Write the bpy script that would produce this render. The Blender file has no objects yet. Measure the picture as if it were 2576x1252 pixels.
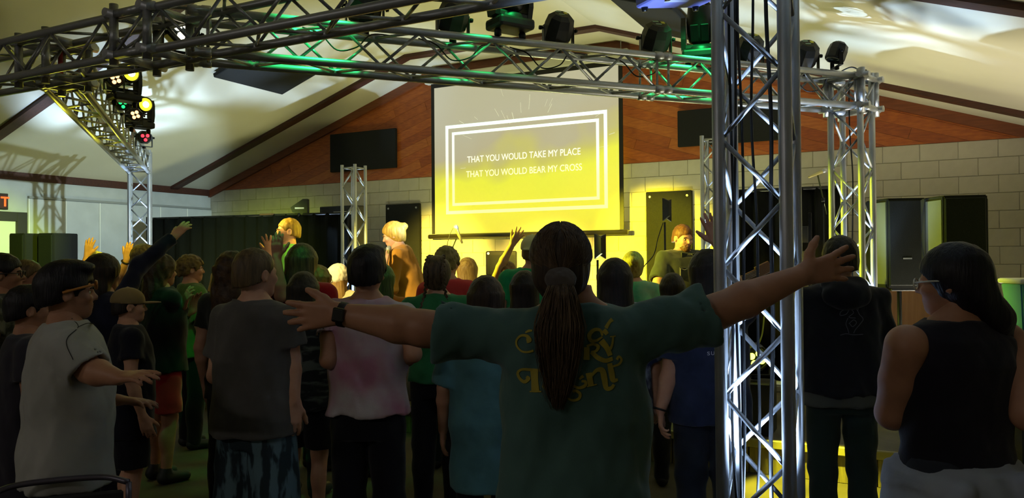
import bpy, bmesh, math, random
import numpy as np
from mathutils import Vector, Matrix, Euler
from mathutils.bvhtree import BVHTree

random.seed(7); np.random.seed(7)
SC = bpy.context.scene
COL = SC.collection
rad = math.radians

# ------------------------------------------------------------------ camera
# world: X along the stage wall, Y towards the stage wall, Z up, camera foot at the origin
F_PX, CAM_Z, YAW = 1950.0, 1.58, rad(27.4)
cam_d = bpy.data.cameras.new('camera'); cam = bpy.data.objects.new('camera', cam_d); COL.objects.link(cam)
cam_d.sensor_width = 36.0; cam_d.lens = F_PX / 2576.0 * 36.0
cam_d.clip_start = 0.05; cam_d.clip_end = 200
CAM_M = Matrix.Translation((0, 0, CAM_Z)) @ Matrix.Rotation(YAW, 4, 'Z') @ Matrix.Rotation(rad(90.7), 4, 'X') @ Matrix.Rotation(-0.008, 4, 'Z')
cam.matrix_world = CAM_M
SC.camera = cam

# ------------------------------------------------------------------ world / exposure
w = bpy.data.worlds.new('world'); SC.world = w; w.use_nodes = True
w.node_tree.nodes['Background'].inputs[0].default_value = (0.9, 0.95, 1.0, 1)
w.node_tree.nodes['Background'].inputs[1].default_value = 0.02
vs = SC.view_settings
vs.view_transform = 'Standard'; vs.look = 'None'; vs.exposure = 0.0; vs.gamma = 1.0; vs.use_curve_mapping = False
SC.cycles.max_bounces = 5; SC.cycles.diffuse_bounces = 3; SC.cycles.glossy_bounces = 2; SC.cycles.transmission_bounces = 2
SC.cycles.use_adaptive_sampling = True; SC.cycles.adaptive_threshold = 0.1; SC.cycles.sample_clamp_indirect = 4.0

def at(px, py, d):
    """pixel of the 2576x1252 frame at depth d -> world point"""
    return CAM_M @ Vector(((px - 1288) / F_PX * d, -(py - 626) / F_PX * d, -d))
def col_at(px, d):
    p = at(px, 650, d); return Vector((p.x, p.y, 0))

def lamp(name, kind, loc, aim, energy, color, **kw):
    ld = bpy.data.lights.new(name, kind); ld.energy = energy; ld.color = color
    for k, v in kw.items(): setattr(ld, k, v)
    o = bpy.data.objects.new(name, ld); COL.objects.link(o); o.location = loc
    d = Vector(aim) - Vector(loc)
    o.rotation_euler = d.to_track_quat('-Z', 'Y').to_euler()
    return o

YEL = (1.0, 0.86, 0.02); COOL = (0.48, 0.68, 1.0); WARM = (1.0, 0.86, 0.6)
# stage wash: yellow beams from the rig onto the stage and its wall
lamp('yellow_wash_light', 'SPOT', (-5.4, 3.8, 2.45), (-3.2, 10.6, 1.75), 12500, YEL, spot_size=rad(15), spot_blend=0.7, shadow_soft_size=0.08)
lamp('yellow_wash_light', 'SPOT', (-2.7, 4.7, 2.9), (-4.9, 10.6, 1.1), 9500, (1.0, 0.72, 0.08), spot_size=rad(20), spot_blend=0.8, shadow_soft_size=0.08)
lamp('yellow_wash_light', 'SPOT', (-6.0, 4.5, 2.45), (-6.75, 10.6, 1.45), 8000, (1.0, 0.78, 0.08), spot_size=rad(20), spot_blend=0.8, shadow_soft_size=0.08)
# cross light from the left truss to the right of the stage
lamp('yellow_cross_light', 'SPOT', (-6.3, 4.95, 2.5), (-0.2, 6.8, 1.3), 2600, (0.85, 1.0, 0.02), spot_size=rad(20), spot_blend=0.5, shadow_soft_size=0.07)
# pool of light on the floor in front of the stage
lamp('floor_pool_light', 'SPOT', (-1.35, 4.85, 2.6), (-0.62, 5.5, 0.0), 2600, (1.0, 0.95, 0.06), spot_size=rad(21), spot_blend=0.3, shadow_soft_size=0.04)
# side light towards the left wall
lamp('side_wall_light', 'SPOT', (-1.2, 5.6, 2.6), (-12.1, 8.2, 2.0), 3000, (0.62, 0.85, 0.95), spot_size=rad(27), spot_blend=0.35, shadow_soft_size=0.05)
lamp('door_yellow_light', 'SPOT', (-6.4, 4.2, 2.5), (-12.1, 6.3, 1.5), 1500, (0.72, 1.0, 0.03), spot_size=rad(26), spot_blend=0.7, shadow_soft_size=0.05)
# green beams from above onto the crossing truss and the heads behind it
for gx, gy, ax_, ay_, e in ((-2.98, 3.42, -3.38, 3.72, 210), (-2.2, 4.3, -2.6, 4.66, 80), (-1.2, 5.5, -1.56, 5.84, 150)):
    lamp('green_truss_light', 'SPOT', (gx, gy, 3.75), (ax_, ay_, 2.84), e, (0.02, 1.0, 0.2), spot_size=rad(42), spot_blend=0.8, shadow_soft_size=0.04)
lamp('moving_head_spill', 'POINT', (-5.9, 3.75, 2.62), (0, 0, 0), 2.5, (1.0, 0.92, 0.05), shadow_soft_size=0.05)
lamp('moving_head_spill', 'POINT', (-7.0, 4.9, 2.62), (0, 0, 0), 2.5, (1.0, 0.92, 0.05), shadow_soft_size=0.05)
lamp('green_head_light', 'SPOT', (-7.0, 5.1, 2.8), (-6.0, 4.0, 1.6), 60, (0.05, 1.0, 0.2), spot_size=rad(40), spot_blend=0.8, shadow_soft_size=0.04)
# narrow yellow beams that catch single people in the crowd and the black drape
lamp('yellow_crowd_light', 'SPOT', (-4.3, 3.35, 2.72), (-6.85, 4.72, 1.72), 480, (1.0, 0.90, 0.04), spot_size=rad(15), spot_blend=0.6, shadow_soft_size=0.04)
lamp('yellow_crowd_light', 'SPOT', (-3.3, 7.2, 2.6), (-5.86, 5.3, 1.5), 420, (1.0, 0.85, 0.03), spot_size=rad(16), spot_blend=0.6, shadow_soft_size=0.04)
lamp('yellow_player_light', 'SPOT', (-4.3, 4.0, 2.72), (-1.95, 7.15, 1.62), 2200, (1.0, 0.80, 0.10), spot_size=rad(13), spot_blend=0.6, shadow_soft_size=0.05)
lamp('yellow_player_light', 'SPOT', (-6.1, 4.6, 2.5), (-4.75, 6.8, 1.5), 700, (1.0, 0.80, 0.14), spot_size=rad(17), spot_blend=0.6, shadow_soft_size=0.05)
lamp('front_row_fill', 'SPOT', (-4.45, 3.5, 2.5), (-4.5, 6.4, 1.35), 620, (1.0, 0.84, 0.36), spot_size=rad(46), spot_blend=0.7, shadow_soft_size=0.08)  # added unseen lamp that brightens the backs of the front crowd
lamp('drape_spill_light', 'SPOT', (-7.2, 5.75, 2.5), (-9.3, 9.0, 1.4), 700, (0.72, 1.0, 0.04), spot_size=rad(44), spot_blend=0.9, shadow_soft_size=0.1)
# added unseen lamps near the stage floor, turned up to brighten the ceiling
for ux, uy, e, c in ((-9.8, 8.2, 70, (0.95, 1.0, 0.50)), (-6.0, 8.4, 150, (0.97, 1.0, 0.45)), (-2.8, 8.2, 220, (0.97, 1.0, 0.48)), (0.4, 7.4, 230, (1.0, 0.92, 0.70))):
    lamp('ceiling_fill', 'SPOT', (ux, uy, 0.5), (ux, uy, 3.0), e, c, spot_size=rad(128), spot_blend=0.5, shadow_soft_size=0.25)
# cool uplights standing in the feet of the truss towers
UPLIGHTS = [(-0.53, 3.08, 800), (-0.444, 6.94, 700), (-9.3, 7.0, 950), (-7.37, 9.13, 520), (-2.04, 9.08, 420)]
for ux, uy, e in UPLIGHTS:
    lamp('tower_uplight', 'SPOT', (ux, uy, 0.5), (ux, uy, 3.0), e, COOL, spot_size=rad(58), spot_blend=0.6, shadow_soft_size=0.03)

# ------------------------------------------------------------------ material helpers
def lin(h):
    if isinstance(h, str):
        h = h.lstrip('#'); c = [int(h[i:i + 2], 16) / 255 for i in (0, 2, 4)]
    else: c = [x / 255 for x in h]
    return tuple((x / 12.92 if x <= 0.04045 else ((x + 0.055) / 1.055) ** 2.4) for x in c) + (1.0,)

MATS = {}
def mat(key, color, rough=0.7, metal=0.0, color2=None, nscale=8.0, stretch=(1, 1, 1), bump=0.0, bscale=60.0, emit=None, estr=0.0, spec=0.5, detail=4.0, contrast=(0.35, 0.65), dist=0.004, sheen=0.0):
    if key in MATS: return MATS[key]
    m = bpy.data.materials.new(key); m.use_nodes = True; nt = m.node_tree; N = nt.nodes; L = nt.links
    b = N['Principled BSDF']; c = lin(color) if not (isinstance(color, tuple) and len(color) == 4) else color
    b.inputs['Base Color'].default_value = c; b.inputs['Roughness'].default_value = rough; b.inputs['Metallic'].default_value = metal
    b.inputs['Specular IOR Level'].default_value = spec
    if sheen: b.inputs['Sheen Weight'].default_value = sheen
    if color2 is not None or bump:
        tc = N.new('ShaderNodeTexCoord'); mp = N.new('ShaderNodeMapping'); mp.inputs['Scale'].default_value = stretch
        L.new(tc.outputs['Object'], mp.inputs['Vector'])
    if color2 is not None:
        n = N.new('ShaderNodeTexNoise'); n.inputs['Scale'].default_value = nscale; n.inputs['Detail'].default_value = detail
        L.new(mp.outputs[0], n.inputs['Vector'])
        r = N.new('ShaderNodeValToRGB'); r.color_ramp.elements[0].position = contrast[0]; r.color_ramp.elements[1].position = contrast[1]
        r.color_ramp.elements[0].color = c; r.color_ramp.elements[1].color = lin(color2)
        L.new(n.outputs['Fac'], r.inputs['Fac']); L.new(r.outputs['Color'], b.inputs['Base Color'])
    if bump:
        n2 = N.new('ShaderNodeTexNoise'); n2.inputs['Scale'].default_value = bscale; n2.inputs['Detail'].default_value = 5.0
        L.new(mp.outputs[0], n2.inputs['Vector'])
        bp = N.new('ShaderNodeBump'); bp.inputs['Strength'].default_value = bump; bp.inputs['Distance'].default_value = dist
        L.new(n2.outputs['Fac'], bp.inputs['Height']); L.new(bp.outputs[0], b.inputs['Normal'])
    if emit is not None:
        b.inputs['Emission Color'].default_value = lin(emit); b.inputs['Emission Strength'].default_value = estr
    MATS[key] = m
    return m

# ------------------------------------------------------------------ object helpers
def tag(o, label=None, cat=None, group=None, kind=None):
    if label: o['label'] = label
    if cat: o['category'] = cat
    if group: o['group'] = group
    if kind: o['kind'] = kind
    return o
def link(name, me, m=None, parent=None, mw=None):
    o = bpy.data.objects.new(name, me); COL.objects.link(o)
    if m is not None and me is not None and not me.materials: me.materials.append(m)
    if parent is not None: o.parent = parent
    if mw is not None: o.matrix_local = mw
    return o
def empty(name, loc=(0, 0, 0), rotz=0.0):
    o = bpy.data.objects.new(name, None); COL.objects.link(o); o.location = loc; o.rotation_euler = (0, 0, rotz)
    o.empty_display_size = 0.05
    return o
def mesh(name, verts, faces, smooth=False):
    me = bpy.data.meshes.new(name)
    verts = np.asarray(verts, dtype=np.float32)
    me.from_pydata([tuple(v) for v in verts.tolist()], [], [tuple(f) for f in faces]); me.update()
    if smooth: me.polygons.foreach_set('use_smooth', [True] * len(me.polygons))
    return me
def bm_mesh(name, bm, smooth=False):
    bmesh.ops.recalc_face_normals(bm, faces=bm.faces)
    me = bpy.data.meshes.new(name); bm.to_mesh(me); bm.free()
    if smooth: me.polygons.foreach_set('use_smooth', [True] * len(me.polygons))
    return me
def bm_box(bm, lo, hi, bevel=0.0, seg=1, M=None):
    lo, hi = Vector(lo), Vector(hi); c = (lo + hi) / 2; s = hi - lo
    r = bmesh.ops.create_cube(bm, size=1.0)
    vs_ = r['verts']
    bmesh.ops.scale(bm, vec=s, verts=vs_); bmesh.ops.translate(bm, vec=c, verts=vs_)
    if bevel > 0:
        es = list({e for v in vs_ for e in v.link_edges})
        rb = bmesh.ops.bevel(bm, geom=es, offset=bevel, segments=seg, affect='EDGES', profile=0.5)
        vs_ = list({v for f in rb['faces'] for v in f.verts} | {v for v in vs_ if v.is_valid})
    if M is not None: bmesh.ops.transform(bm, matrix=M, verts=vs_)
def box(name, lo, hi, m, parent=None, bevel=0.0, seg=1, mw=None):
    bm = bmesh.new(); bm_box(bm, lo, hi, bevel, seg)
    return link(name, bm_mesh(name, bm), m, parent, mw)
def cyl_mesh(name, r0, r1, h, n=12, cap=True):
    v, f = [], []
    for i in range(n):
        a = 2 * math.pi * i / n; v.append((r0 * math.cos(a), r0 * math.sin(a), 0)); v.append((r1 * math.cos(a), r1 * math.sin(a), h))
    for i in range(n):
        j = (i + 1) % n; f.append((2 * i, 2 * j, 2 * j + 1, 2 * i + 1))
    if cap: f.append([2 * i for i in range(n)][::-1]); f.append([2 * i + 1 for i in range(n)])
    me = mesh(name, v, f)
    me.polygons.foreach_set('use_smooth', [len(p.vertices) == 4 for p in me.polygons])
    return me
def lathe_mesh(name, prof, n=24):
    v, f = [], []
    k = len(prof)
    for i in range(n):
        a = 2 * math.pi * i / n
        for r, z in prof: v.append((r * math.cos(a), r * math.sin(a), z))
    for i in range(n):
        j = (i + 1) % n
        for q in range(k - 1): f.append((i * k + q, j * k + q, j * k + q + 1, i * k + q + 1))
    return mesh(name, v, f, True)
def spline(pts, per=6):
    P = [Vector(p) for p in pts]; P = [2 * P[0] - P[1]] + P + [2 * P[-1] - P[-2]]; out = []
    for i in range(1, len(P) - 2):
        for k in range(per):
            t = k / per; a, b, c, d = P[i - 1:i + 3]
            out.append(0.5 * ((2 * b) + (c - a) * t + (2 * a - 5 * b + 4 * c - d) * t * t + (3 * b - 3 * c + d - a) * t ** 3))
    out.append(P[-2]); return out
def tube_data(path, rads, n=6):
    v, f = [], []
    path = [Vector(p) for p in path]
    if not hasattr(rads, '__len__'): rads = [rads] * len(path)
    up = Vector((0.03, 0.07, 1)).normalized(); prev = None
    for i, p in enumerate(path):
        t = (path[min(i + 1, len(path) - 1)] - path[max(i - 1, 0)]).normalized()
        if prev is None: nrm = t.cross(up if abs(t.dot(up)) < 0.95 else Vector((1, 0, 0))).normalized()
        else: nrm = (prev - t * prev.dot(t)).normalized()
        prev = nrm; b = t.cross(nrm)
        for k in range(n):
            a = 2 * math.pi * k / n; v.append(p + (nrm * math.cos(a) + b * math.sin(a)) * rads[i])
    for i in range(len(path) - 1):
        for k in range(n):
            j = (k + 1) % n; f.append((i * n + k, i * n + j, (i + 1) * n + j, (i + 1) * n + k))
    f.append(list(range(n))[::-1]); f.append([(len(path) - 1) * n + k for k in range(n)])
    return v, f
def tube(name, pts, r, m, parent=None, n=6, per=6, mw=None, smooth=True):
    path = spline(pts, per) if per > 1 else pts
    v, f = tube_data(path, r, n)
    return link(name, mesh(name, v, f, smooth), m, parent, mw)
def prism(name, poly, depth, m, parent=None, mw=None, axis='y'):
    """poly: 2D outline (x,z), extruded along +y by depth"""
    n = len(poly); v = [(x, 0, z) for x, z in poly] + [(x, depth, z) for x, z in poly]
    f = [list(range(n)), [n + i for i in range(n)][::-1]] + [(i, n + i, n + (i + 1) % n, (i + 1) % n) for i in range(n)]
    me = mesh(name, v, f)
    bm = bmesh.new(); bm.from_mesh(me); bmesh.ops.recalc_face_normals(bm, faces=bm.faces); bm.to_mesh(me); bm.free()
    return link(name, me, m, parent, mw)

ALU = mat('aluminium', '#b9bbbf', 0.4, 0.6, '#a4a7ab', 14, bump=0.15, bscale=90, dist=0.001)
BLK = mat('black_housing', '#121314', 0.5, 0.0, '#1b1c1d', 20)
BLKM = mat('black_metal', '#17181a', 0.38, 0.5)
RUB = mat('black_rubber', '#0c0c0d', 0.55)
WHITEP = mat('white_plastic', '#d8d8d2', 0.5)
# ================================================================== the room
UL, UR, VB, VF = -12.1, 1.5, 10.64, -7.0
ZE, ZR, K1, K2 = 2.93, 4.70, -6.85, -3.75        # eave height, flat ceiling height, flat part between K1 and K2
def ceil_z(u): return min(ZR, ZE + (ZR - ZE) / (K1 - UL) * (u - UL), ZE + (ZR - ZE) / (UR - K2) * (UR - u))

M_floor = mat('floor_carpet', '#3b3626', 0.9, 0, '#4a4430', 3, bump=0.5, bscale=180)
M_ceil = mat('ceiling_paint', '#d8d2bd', 0.85, 0, '#d2ccb6', 1.2, bump=0.08, bscale=40)
M_block = mat('painted_block', '#c3bda8', 0.8, 0, '#b7b19c', 5, bump=0.35, bscale=120, dist=0.002)
M_mortar = mat('block_joint', '#aaa592', 0.9)
M_side = mat('left_wall_paint', '#b9bab2', 0.8, 0, '#b0b1a8', 4, bump=0.1, bscale=60)
M_beam = mat('stained_beam', '#4a2414', 0.55, 0, '#34180d', 5, (1, 12, 12), bump=0.2, bscale=20)
M_riser = mat('stage_riser_wood', '#7d7448', 0.6, 0, '#5f5836', 6, (14, 14, 1), bump=0.3, bscale=14)
M_nose = mat('stage_edge', '#8f8a55', 0.5, 0, '#7a7548', 5)
M_stage = mat('stage_deck', '#57513a', 0.7, 0, '#4a4530', 6)
M_wood = [mat('plank_%d' % i, c, 0.5, 0, c2, 4, (2, 10, 10), bump=0.15, bscale=12) for i, (c, c2) in enumerate([('#b05f22', '#96491a'), ('#a65720', '#8a4317'), ('#b5682b', '#a05622'), ('#9f501b', '#833d14')])]

tag(box('floor', (UL - .2, VF - .2, -0.15), (UR + .2, VB + .3, 0.0), M_floor), kind='structure')
# ceiling: two slopes and a flat middle, one shell with thickness
prof = [(UL - .2, ZE - .065), (K1, ZR), (K2, ZR), (UR + .2, ZE - .065)]
v, f = [], []
for (u, z) in prof:
    for y in (VF - .2, VB + .3):
        for dz in (0, .18): v.append((u, y, z + dz))
for i in range(3):
    a, b = i * 4, (i + 1) * 4
    f += [(a, a + 2, b + 2, b), (a + 1, b + 1, b + 3, a + 3), (a, b, b + 1, a + 1), (a + 2, a + 3, b + 3, b + 2)]
f += [(0, 1, 3, 2), (12, 14, 15, 13)]
tag(link('ceiling', mesh('ceiling', v, f), M_ceil), kind='structure')

# back wall: slab (also the gable core) with block courses and planks standing proud of it
poly = [(UL - .2, 0), (UR + .2, 0), (UR + .2, ZE - .06), (K2, ZR + .02), (K1, ZR + .02), (UL - .2, ZE - .06)]
wall_back = prism('wall_back', poly, 0.2, M_mortar); wall_back.location = (0, VB + 0.02, 0)
tag(wall_back, kind='structure')
BH, BL = ZE / 14, 0.4065
def block_mesh(L):
    bm = bmesh.new(); bm_box(bm, (-L / 2 + .0025, -0.012, .0025), (L / 2 - .0025, 0.02, BH - .0025), 0.004)
    return bm_mesh('block', bm)
BM_FULL = block_mesh(BL); BM_FULL.materials.append(M_block)
rest = bmesh.new()
for r in range(14):
    off = (r % 2) * BL / 2
    n = int((UR - UL) / BL) + 2
    for i in range(n + 1):
        u0 = UR + off - i * BL; u1 = u0 - BL
        lo, hi = max(u1, UL), min(u0, UR)
        if hi - lo < 0.06: continue
        z0 = r * BH
        if u1 > -6.8 and u0 < -3.72 and z0 > 1.98: continue          # wholly behind the projection screen
        c = (lo + hi) / 2
        near = lo > -8.0 and r >= 4
        if near:
            me = BM_FULL if hi - lo > BL - 0.01 else block_mesh(hi - lo)
            o = link('block', me, M_block, wall_back); o.location = (c, 0, z0)
        else:
            bm_box(rest, (lo + .0025, -0.012, z0 + .0025), (hi - .0025, 0.02, z0 + BH - .0025), 0.004)
tag(link('block_courses', bm_mesh('block_courses', rest), M_block, wall_back), kind='stuff')

# gable planks, laid parallel to the roof on either side
def clip(poly, nx, nz, d):
    out = []
    for i in range(len(poly)):
        a, b = poly[i], poly[(i + 1) % len(poly)]; da = a[0] * nx + a[1] * nz - d; db = b[0] * nx + b[1] * nz - d
        if da >= 0: out.append(a)
        if (da >= 0) != (db >= 0):
            t = da / (da - db); out.append((a[0] + (b[0] - a[0]) * t, a[1] + (b[1] - a[1]) * t))
    return out
sl = (ZR - ZE) / (K1 - UL); ang = math.atan(sl); UM = (K1 + K2) / 2
for side in (-1, 1):
    P = [(UL, ZE), (UM, ZE), (UM, ZR), (K1, ZR)] if side < 0 else [(UR, ZE), (UM, ZE), (UM, ZR), (K2, ZR)]
    ca, sa = math.cos(ang), math.sin(ang) * (1 if side < 0 else -1)
    nx, nz = -sa, ca                                     # normal of the plank rows
    dmax = max(x * nx + z * nz for x, z in P); dmin = min(x * nx + z * nz for x, z in P)
    wdt = 0.142; k = 0; d = dmax
    while d > dmin:
        strip = clip(clip(P, nx, nz, d - wdt + .001), -nx, -nz, -(d - .001))
        if len(strip) >= 3:
            ts = [x * ca + z * sa for x, z in strip]; t0, t1 = min(ts), max(ts)
            cuts = [t0]; t = t0 + random.uniform(0.8, 2.6)
            while t < t1 - .4: cuts.append(t); t += random.uniform(1.8, 3.0)
            cuts.append(t1)
            for a, b in zip(cuts[:-1], cuts[1:]):
                pc = clip(clip(strip, ca, sa, a + .0015), -ca, -sa, -(b - .0015))
                area = abs(sum(pc[i][0] * pc[(i + 1) % len(pc)][1] - pc[(i + 1) % len(pc)][0] * pc[i][1] for i in range(len(pc)))) / 2 if len(pc) > 2 else 0
                if area > 0.004:
                    o = prism('plank', pc, 0.022, random.choice(M_wood), wall_back); o.location = (0, -0.022 + random.uniform(-.002, .002), 0)
        d -= wdt; k += 1

# left wall with its folding partition and the door
wall_left = tag(box('wall_left', (UL - .2, VF, 0), (UL, VB + .02, ZE + .02), M_side), kind='structure')
M_part = mat('partition_panel', '#c3c4bb', 0.65, 0, '#b9bab1', 3)
M_seam = mat('partition_seam', '#e4e2d2', 0.5)
for i in range(6):
    y0 = 7.16 + i * 0.585
    box('panel', (UL + .004, y0 + .012, .03), (UL + .03, y0 + .573, 2.56), M_part, wall_left, .004)
    box('seam_strip', (UL + .004, y0 - .011, .03), (UL + .036, y0 + .011, 2.56), M_seam, wall_left, .003)
box('partition_track', (UL + .002, 7.15, 2.565), (UL + .05, VB - .02, 2.6), mat('track', '#8d8e86', .5), wall_left)
d1 = empty('door_1', (UL, 6.5, 0)); tag(d1, kind='structure')
M_dframe = mat('dark_door_frame', '#2a281c', 0.5); M_dleaf = mat('pale_door', '#d2d4b8', 0.5)
box('door_leaf', (0.0, -0.45, 0.01), (.045, .45, 2.2), M_dleaf, d1, .003)
for y0, y1 in ((.45, .6), (-.6, -.45)): box('door_jamb', (0, y0, 0), (.09, y1, 2.34), M_dframe, d1, .004)
box('door_head', (0, -.45, 2.2), (.09, .45, 2.34), M_dframe, d1, .004)
tag(box('wall_right', (UR, VF, 0), (UR + .2, VB + .02, ZE + .02), M_block), kind='structure')
poly = [(UL - .2, 0), (UR + .2, 0), (UR + .2, ZE - .06), (K2, ZR + .02), (K1, ZR + .02), (UL - .2, ZE - .06)]
wr = prism('wall_rear', poly, 0.2, M_side); wr.location = (0, VF - .2, 0); tag(wr, kind='structure')

# trims: eave boards, gable edge boards, ceiling battens
tag(box('trim_1', (UL, VF, 2.83), (UL + .05, VB, 3.03), M_beam, None, .004), kind='structure')
tag(box('trim_2', (UR - .05, VF, 2.83), (UR, VB, 3.03), M_beam, None, .004), kind='structure')
def batten(name, y0, y1, th, m):
    top = [(UL + .02, ceil_z(UL + .02)), (K1, ZR), (K2, ZR), (UR - .02, ceil_z(UR - .02))]
    v, f = [], []
    for (u, z) in top:
        for y in (y0, y1):
            v += [(u, y, z + .004), (u, y, z - th)]
    for i in range(3):
        a, b = i * 4, (i + 1) * 4
        f += [(a, b, b + 1, a + 1), (a + 2, a + 3, b + 3, b + 2), (a + 1, b + 1, b + 3, a + 3), (a, a + 2, b + 2, b)]
    f += [(0, 1, 3, 2), (12, 14, 15, 13)]
    return tag(link(name, mesh(name, v, f), m), kind='structure')
batten('trim_3', 9.70, 9.86, .05, M_beam)
batten('trim_4', 6.0, 6.16, .05, M_beam)
batten('trim_5', 2.3, 2.46, .05, M_beam)
batten('trim_6', VB - .06, VB - .004, .13, mat('gable_edge_board', '#7d4323', 0.5, 0, '#6a361a', 4, (1, 10, 10)))

# door with a knob in the stage wall
d2 = empty('door_2', (0.06, VB - .02, 0)); tag(d2, kind='structure')
M_door = mat('tan_wood_door', '#b98a63', 0.35, 0, '#ad7d57', 3, (10, 1, 1))
M_jamb = mat('pale_jamb', '#b9b6a4', 0.5)
box('door_leaf', (-.44, -.045, .01), (.44, 0, 2.05), M_door, d2, .003)
for x in (-.5, .44): box('door_jamb', (x, -.06, 0), (x + .06, 0, 2.11), M_jamb, d2, .004)
box('door_head', (-.44, -.06, 2.05), (.44, 0, 2.11), M_jamb, d2, .004)
kn = link('door_knob', lathe_mesh('door_knob', [(0, .075), (.022, .072), (.031, .055), (.026, .035), (.014, .026), (.014, .012), (.036, .01), (.036, 0)]), mat('brass', '#b39a5e', 0.25, 0.9), d2)
kn.matrix_local = Matrix.Translation((-.36, -.045, 1.12)) @ Matrix.Rotation(rad(90), 4, 'X')

# stage
stage = empty('stage', (0, 0, 0)); tag(stage, 'low stage platform with a yellow-lit ribbed wooden front', 'stage', kind='structure')
SH, SV = 0.25, 5.85
box('stage_deck', (-7.4, SV, SH - .06), (UR - .02, VB - .06, SH), M_stage, stage)
box('stage_core', (-7.35, SV + .1, 0), (UR - .03, VB - .1, SH - .06), M_stage, stage)
box('stage_edge', (-7.42, SV - .035, SH - .055), (UR - .02, SV, SH + .006), M_nose, stage, .006)
nb = 62
bd = bmesh.new(); bm_box(bd, (-.068, 0, 0.0), (.068, .02, SH - .06), .004); bd = bm_mesh('riser_board', bd); bd.materials.append(M_riser)
for i in range(nb):
    o = link('riser_board', bd, None, stage); o.location = (UR - .1 - i * .1425, SV, 0)

# ceiling acoustic panels and wall panels
M_foam = mat('black_acoustic_fabric', '#0d0e0d', 0.95, 0, '#141513', 60, bump=0.3, bscale=200)
def slope_panel(u0, u1, v0, v1, label):
    s = 1 if u0 < -5.3 else -1
    a = math.atan(sl) * s; c = (u0 + u1) / 2
    o = box('ceiling_panel', (-abs(u1 - u0) / 2 / math.cos(a), -(v1 - v0) / 2, -.06), (abs(u1 - u0) / 2 / math.cos(a), (v1 - v0) / 2, 0), M_foam, None, .008)
    o.location = (c, (v0 + v1) / 2, ceil_z(c) - .03); o.rotation_euler = (0, -a, 0)
    for x in (-.25, .25):
        for y in (-.5, .5): box('standoff', (x - .015, y - .015, 0), (x + .015, y + .015, .028), BLKM, o)
    return tag(o, label, 'acoustic panel', 'black panels under the ceiling slopes')
slope_panel(-8.45, -7.77, 7.48, 8.77, 'black acoustic panel under the left ceiling slope')
slope_panel(-2.78, -2.1, 7.6, 9.0, 'black acoustic panel under the right ceiling slope behind the moving head')
def wall_panel(name, u0, u1, z0, z1, y, label, screws=False):
    o = box(name, (u0, y - .06, z0), (u1, y, z1), M_foam, None, .012, 2)
    if screws:
        for x in (u0 + .06, u1 - .06):
            for z in (z1 - .07, z0 + .07):
                c = link('screw_washer', cyl_mesh('screw_washer', .018, .015, .008, 10), ALU, o)
                c.matrix_local = Matrix.Translation((x, y - .06, z)) @ Matrix.Rotation(rad(90), 4, 'X')
    return tag(o, label, 'acoustic panel', 'black acoustic panels on the stage wall')
wall_panel('acoustic_panel', -9.04, -7.64, 3.11, 3.77, VB - .03, 'wide black acoustic panel on the planks left of the screen')
wall_panel('acoustic_panel', -2.88, -1.5, 3.1, 3.6, VB - .03, 'wide black acoustic panel on the planks right of the screen')
wall_panel('acoustic_panel', -7.87, -7.19, .95, 2.5, VB - .005, 'tall black acoustic panel on the blocks left of the screen', True)
wall_panel('acoustic_panel', -3.35, -2.7, .85, 2.5, VB - .005, 'tall black acoustic panel on the blocks behind the bass player', True)

# exit sign
ex = box('exit_sign', (UL, 6.42, 2.37), (UL + .07, 6.83, 2.61), mat('dark_sign_case', '#1d1a12', .4), None, .006)
tag(ex, 'exit sign with orange-red letters above the dark door frame', 'exit sign')
def text_mesh(s, size, extrude=0.0, spacing=1.0, offset=0.0, align='LEFT'):
    cu = bpy.data.curves.new('t', 'FONT'); cu.body = s; cu.size = size; cu.extrude = extrude; cu.space_character = spacing; cu.offset = offset; cu.align_x = align
    o = bpy.data.objects.new('t', cu); COL.objects.link(o)
    dg = bpy.context.evaluated_depsgraph_get(); me = bpy.data.meshes.new_from_object(o.evaluated_get(dg))
    bpy.data.objects.remove(o); bpy.data.curves.remove(cu)
    return me
M_exit = mat('exit_letters', '#ff5a1e', .5, emit='#ff5a1e', estr=1.2)
pl = box('sign_face', (UL + .068, 6.44, 2.39), (UL + .074, 6.81, 2.59), mat('sign_face', '#3a1208', .5), ex)
me = text_mesh('EXIT', 0.2, 0.002, 1.05, 0.004, 'CENTER'); me.name = 'sign_letters'
o = link('sign_letters', me, M_exit, ex)
o.matrix_local = Matrix.Translation((UL + .077, 6.625, 2.42)) @ Matrix.Rotation(rad(90), 4, 'Z') @ Matrix.Rotation(rad(90), 4, 'X')

# ------------------------------------------------------------------ projection screen
scr = empty('projection_screen', (-5.27, VB - .14, 1.9))
tag(scr, 'large pull-down projection screen showing song lyrics in a double white frame', 'screen')
m = bpy.data.materials.new('projected_image'); m.use_nodes = True; nt = m.node_tree; N = nt.nodes; L = nt.links
b = N['Principled BSDF']; b.inputs['Base Color'].default_value = (.24, .24, .22, 1); b.inputs['Roughness'].default_value = .9
tc = N.new('ShaderNodeTexCoord'); sx = N.new('ShaderNodeSeparateXYZ'); L.new(tc.outputs['Object'], sx.inputs[0])
nz = N.new('ShaderNodeTexNoise'); nz.inputs['Scale'].default_value = 0.9; nz.inputs['Detail'].default_value = 2; L.new(tc.outputs['Object'], nz.inputs['Vector'])
def math_n(op, a, b_=None):
    n = N.new('ShaderNodeMath'); n.operation = op
    for i, q in enumerate((a, b_)):
        if q is None: continue
        if isinstance(q, (int, float)): n.inputs[i].default_value = q
        else: L.new(q, n.inputs[i])
    return n.outputs[0]
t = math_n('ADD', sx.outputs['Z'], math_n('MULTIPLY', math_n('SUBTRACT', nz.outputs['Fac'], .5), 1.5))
t = math_n('ADD', t, math_n('MULTIPLY', sx.outputs['X'], -0.12))
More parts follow.
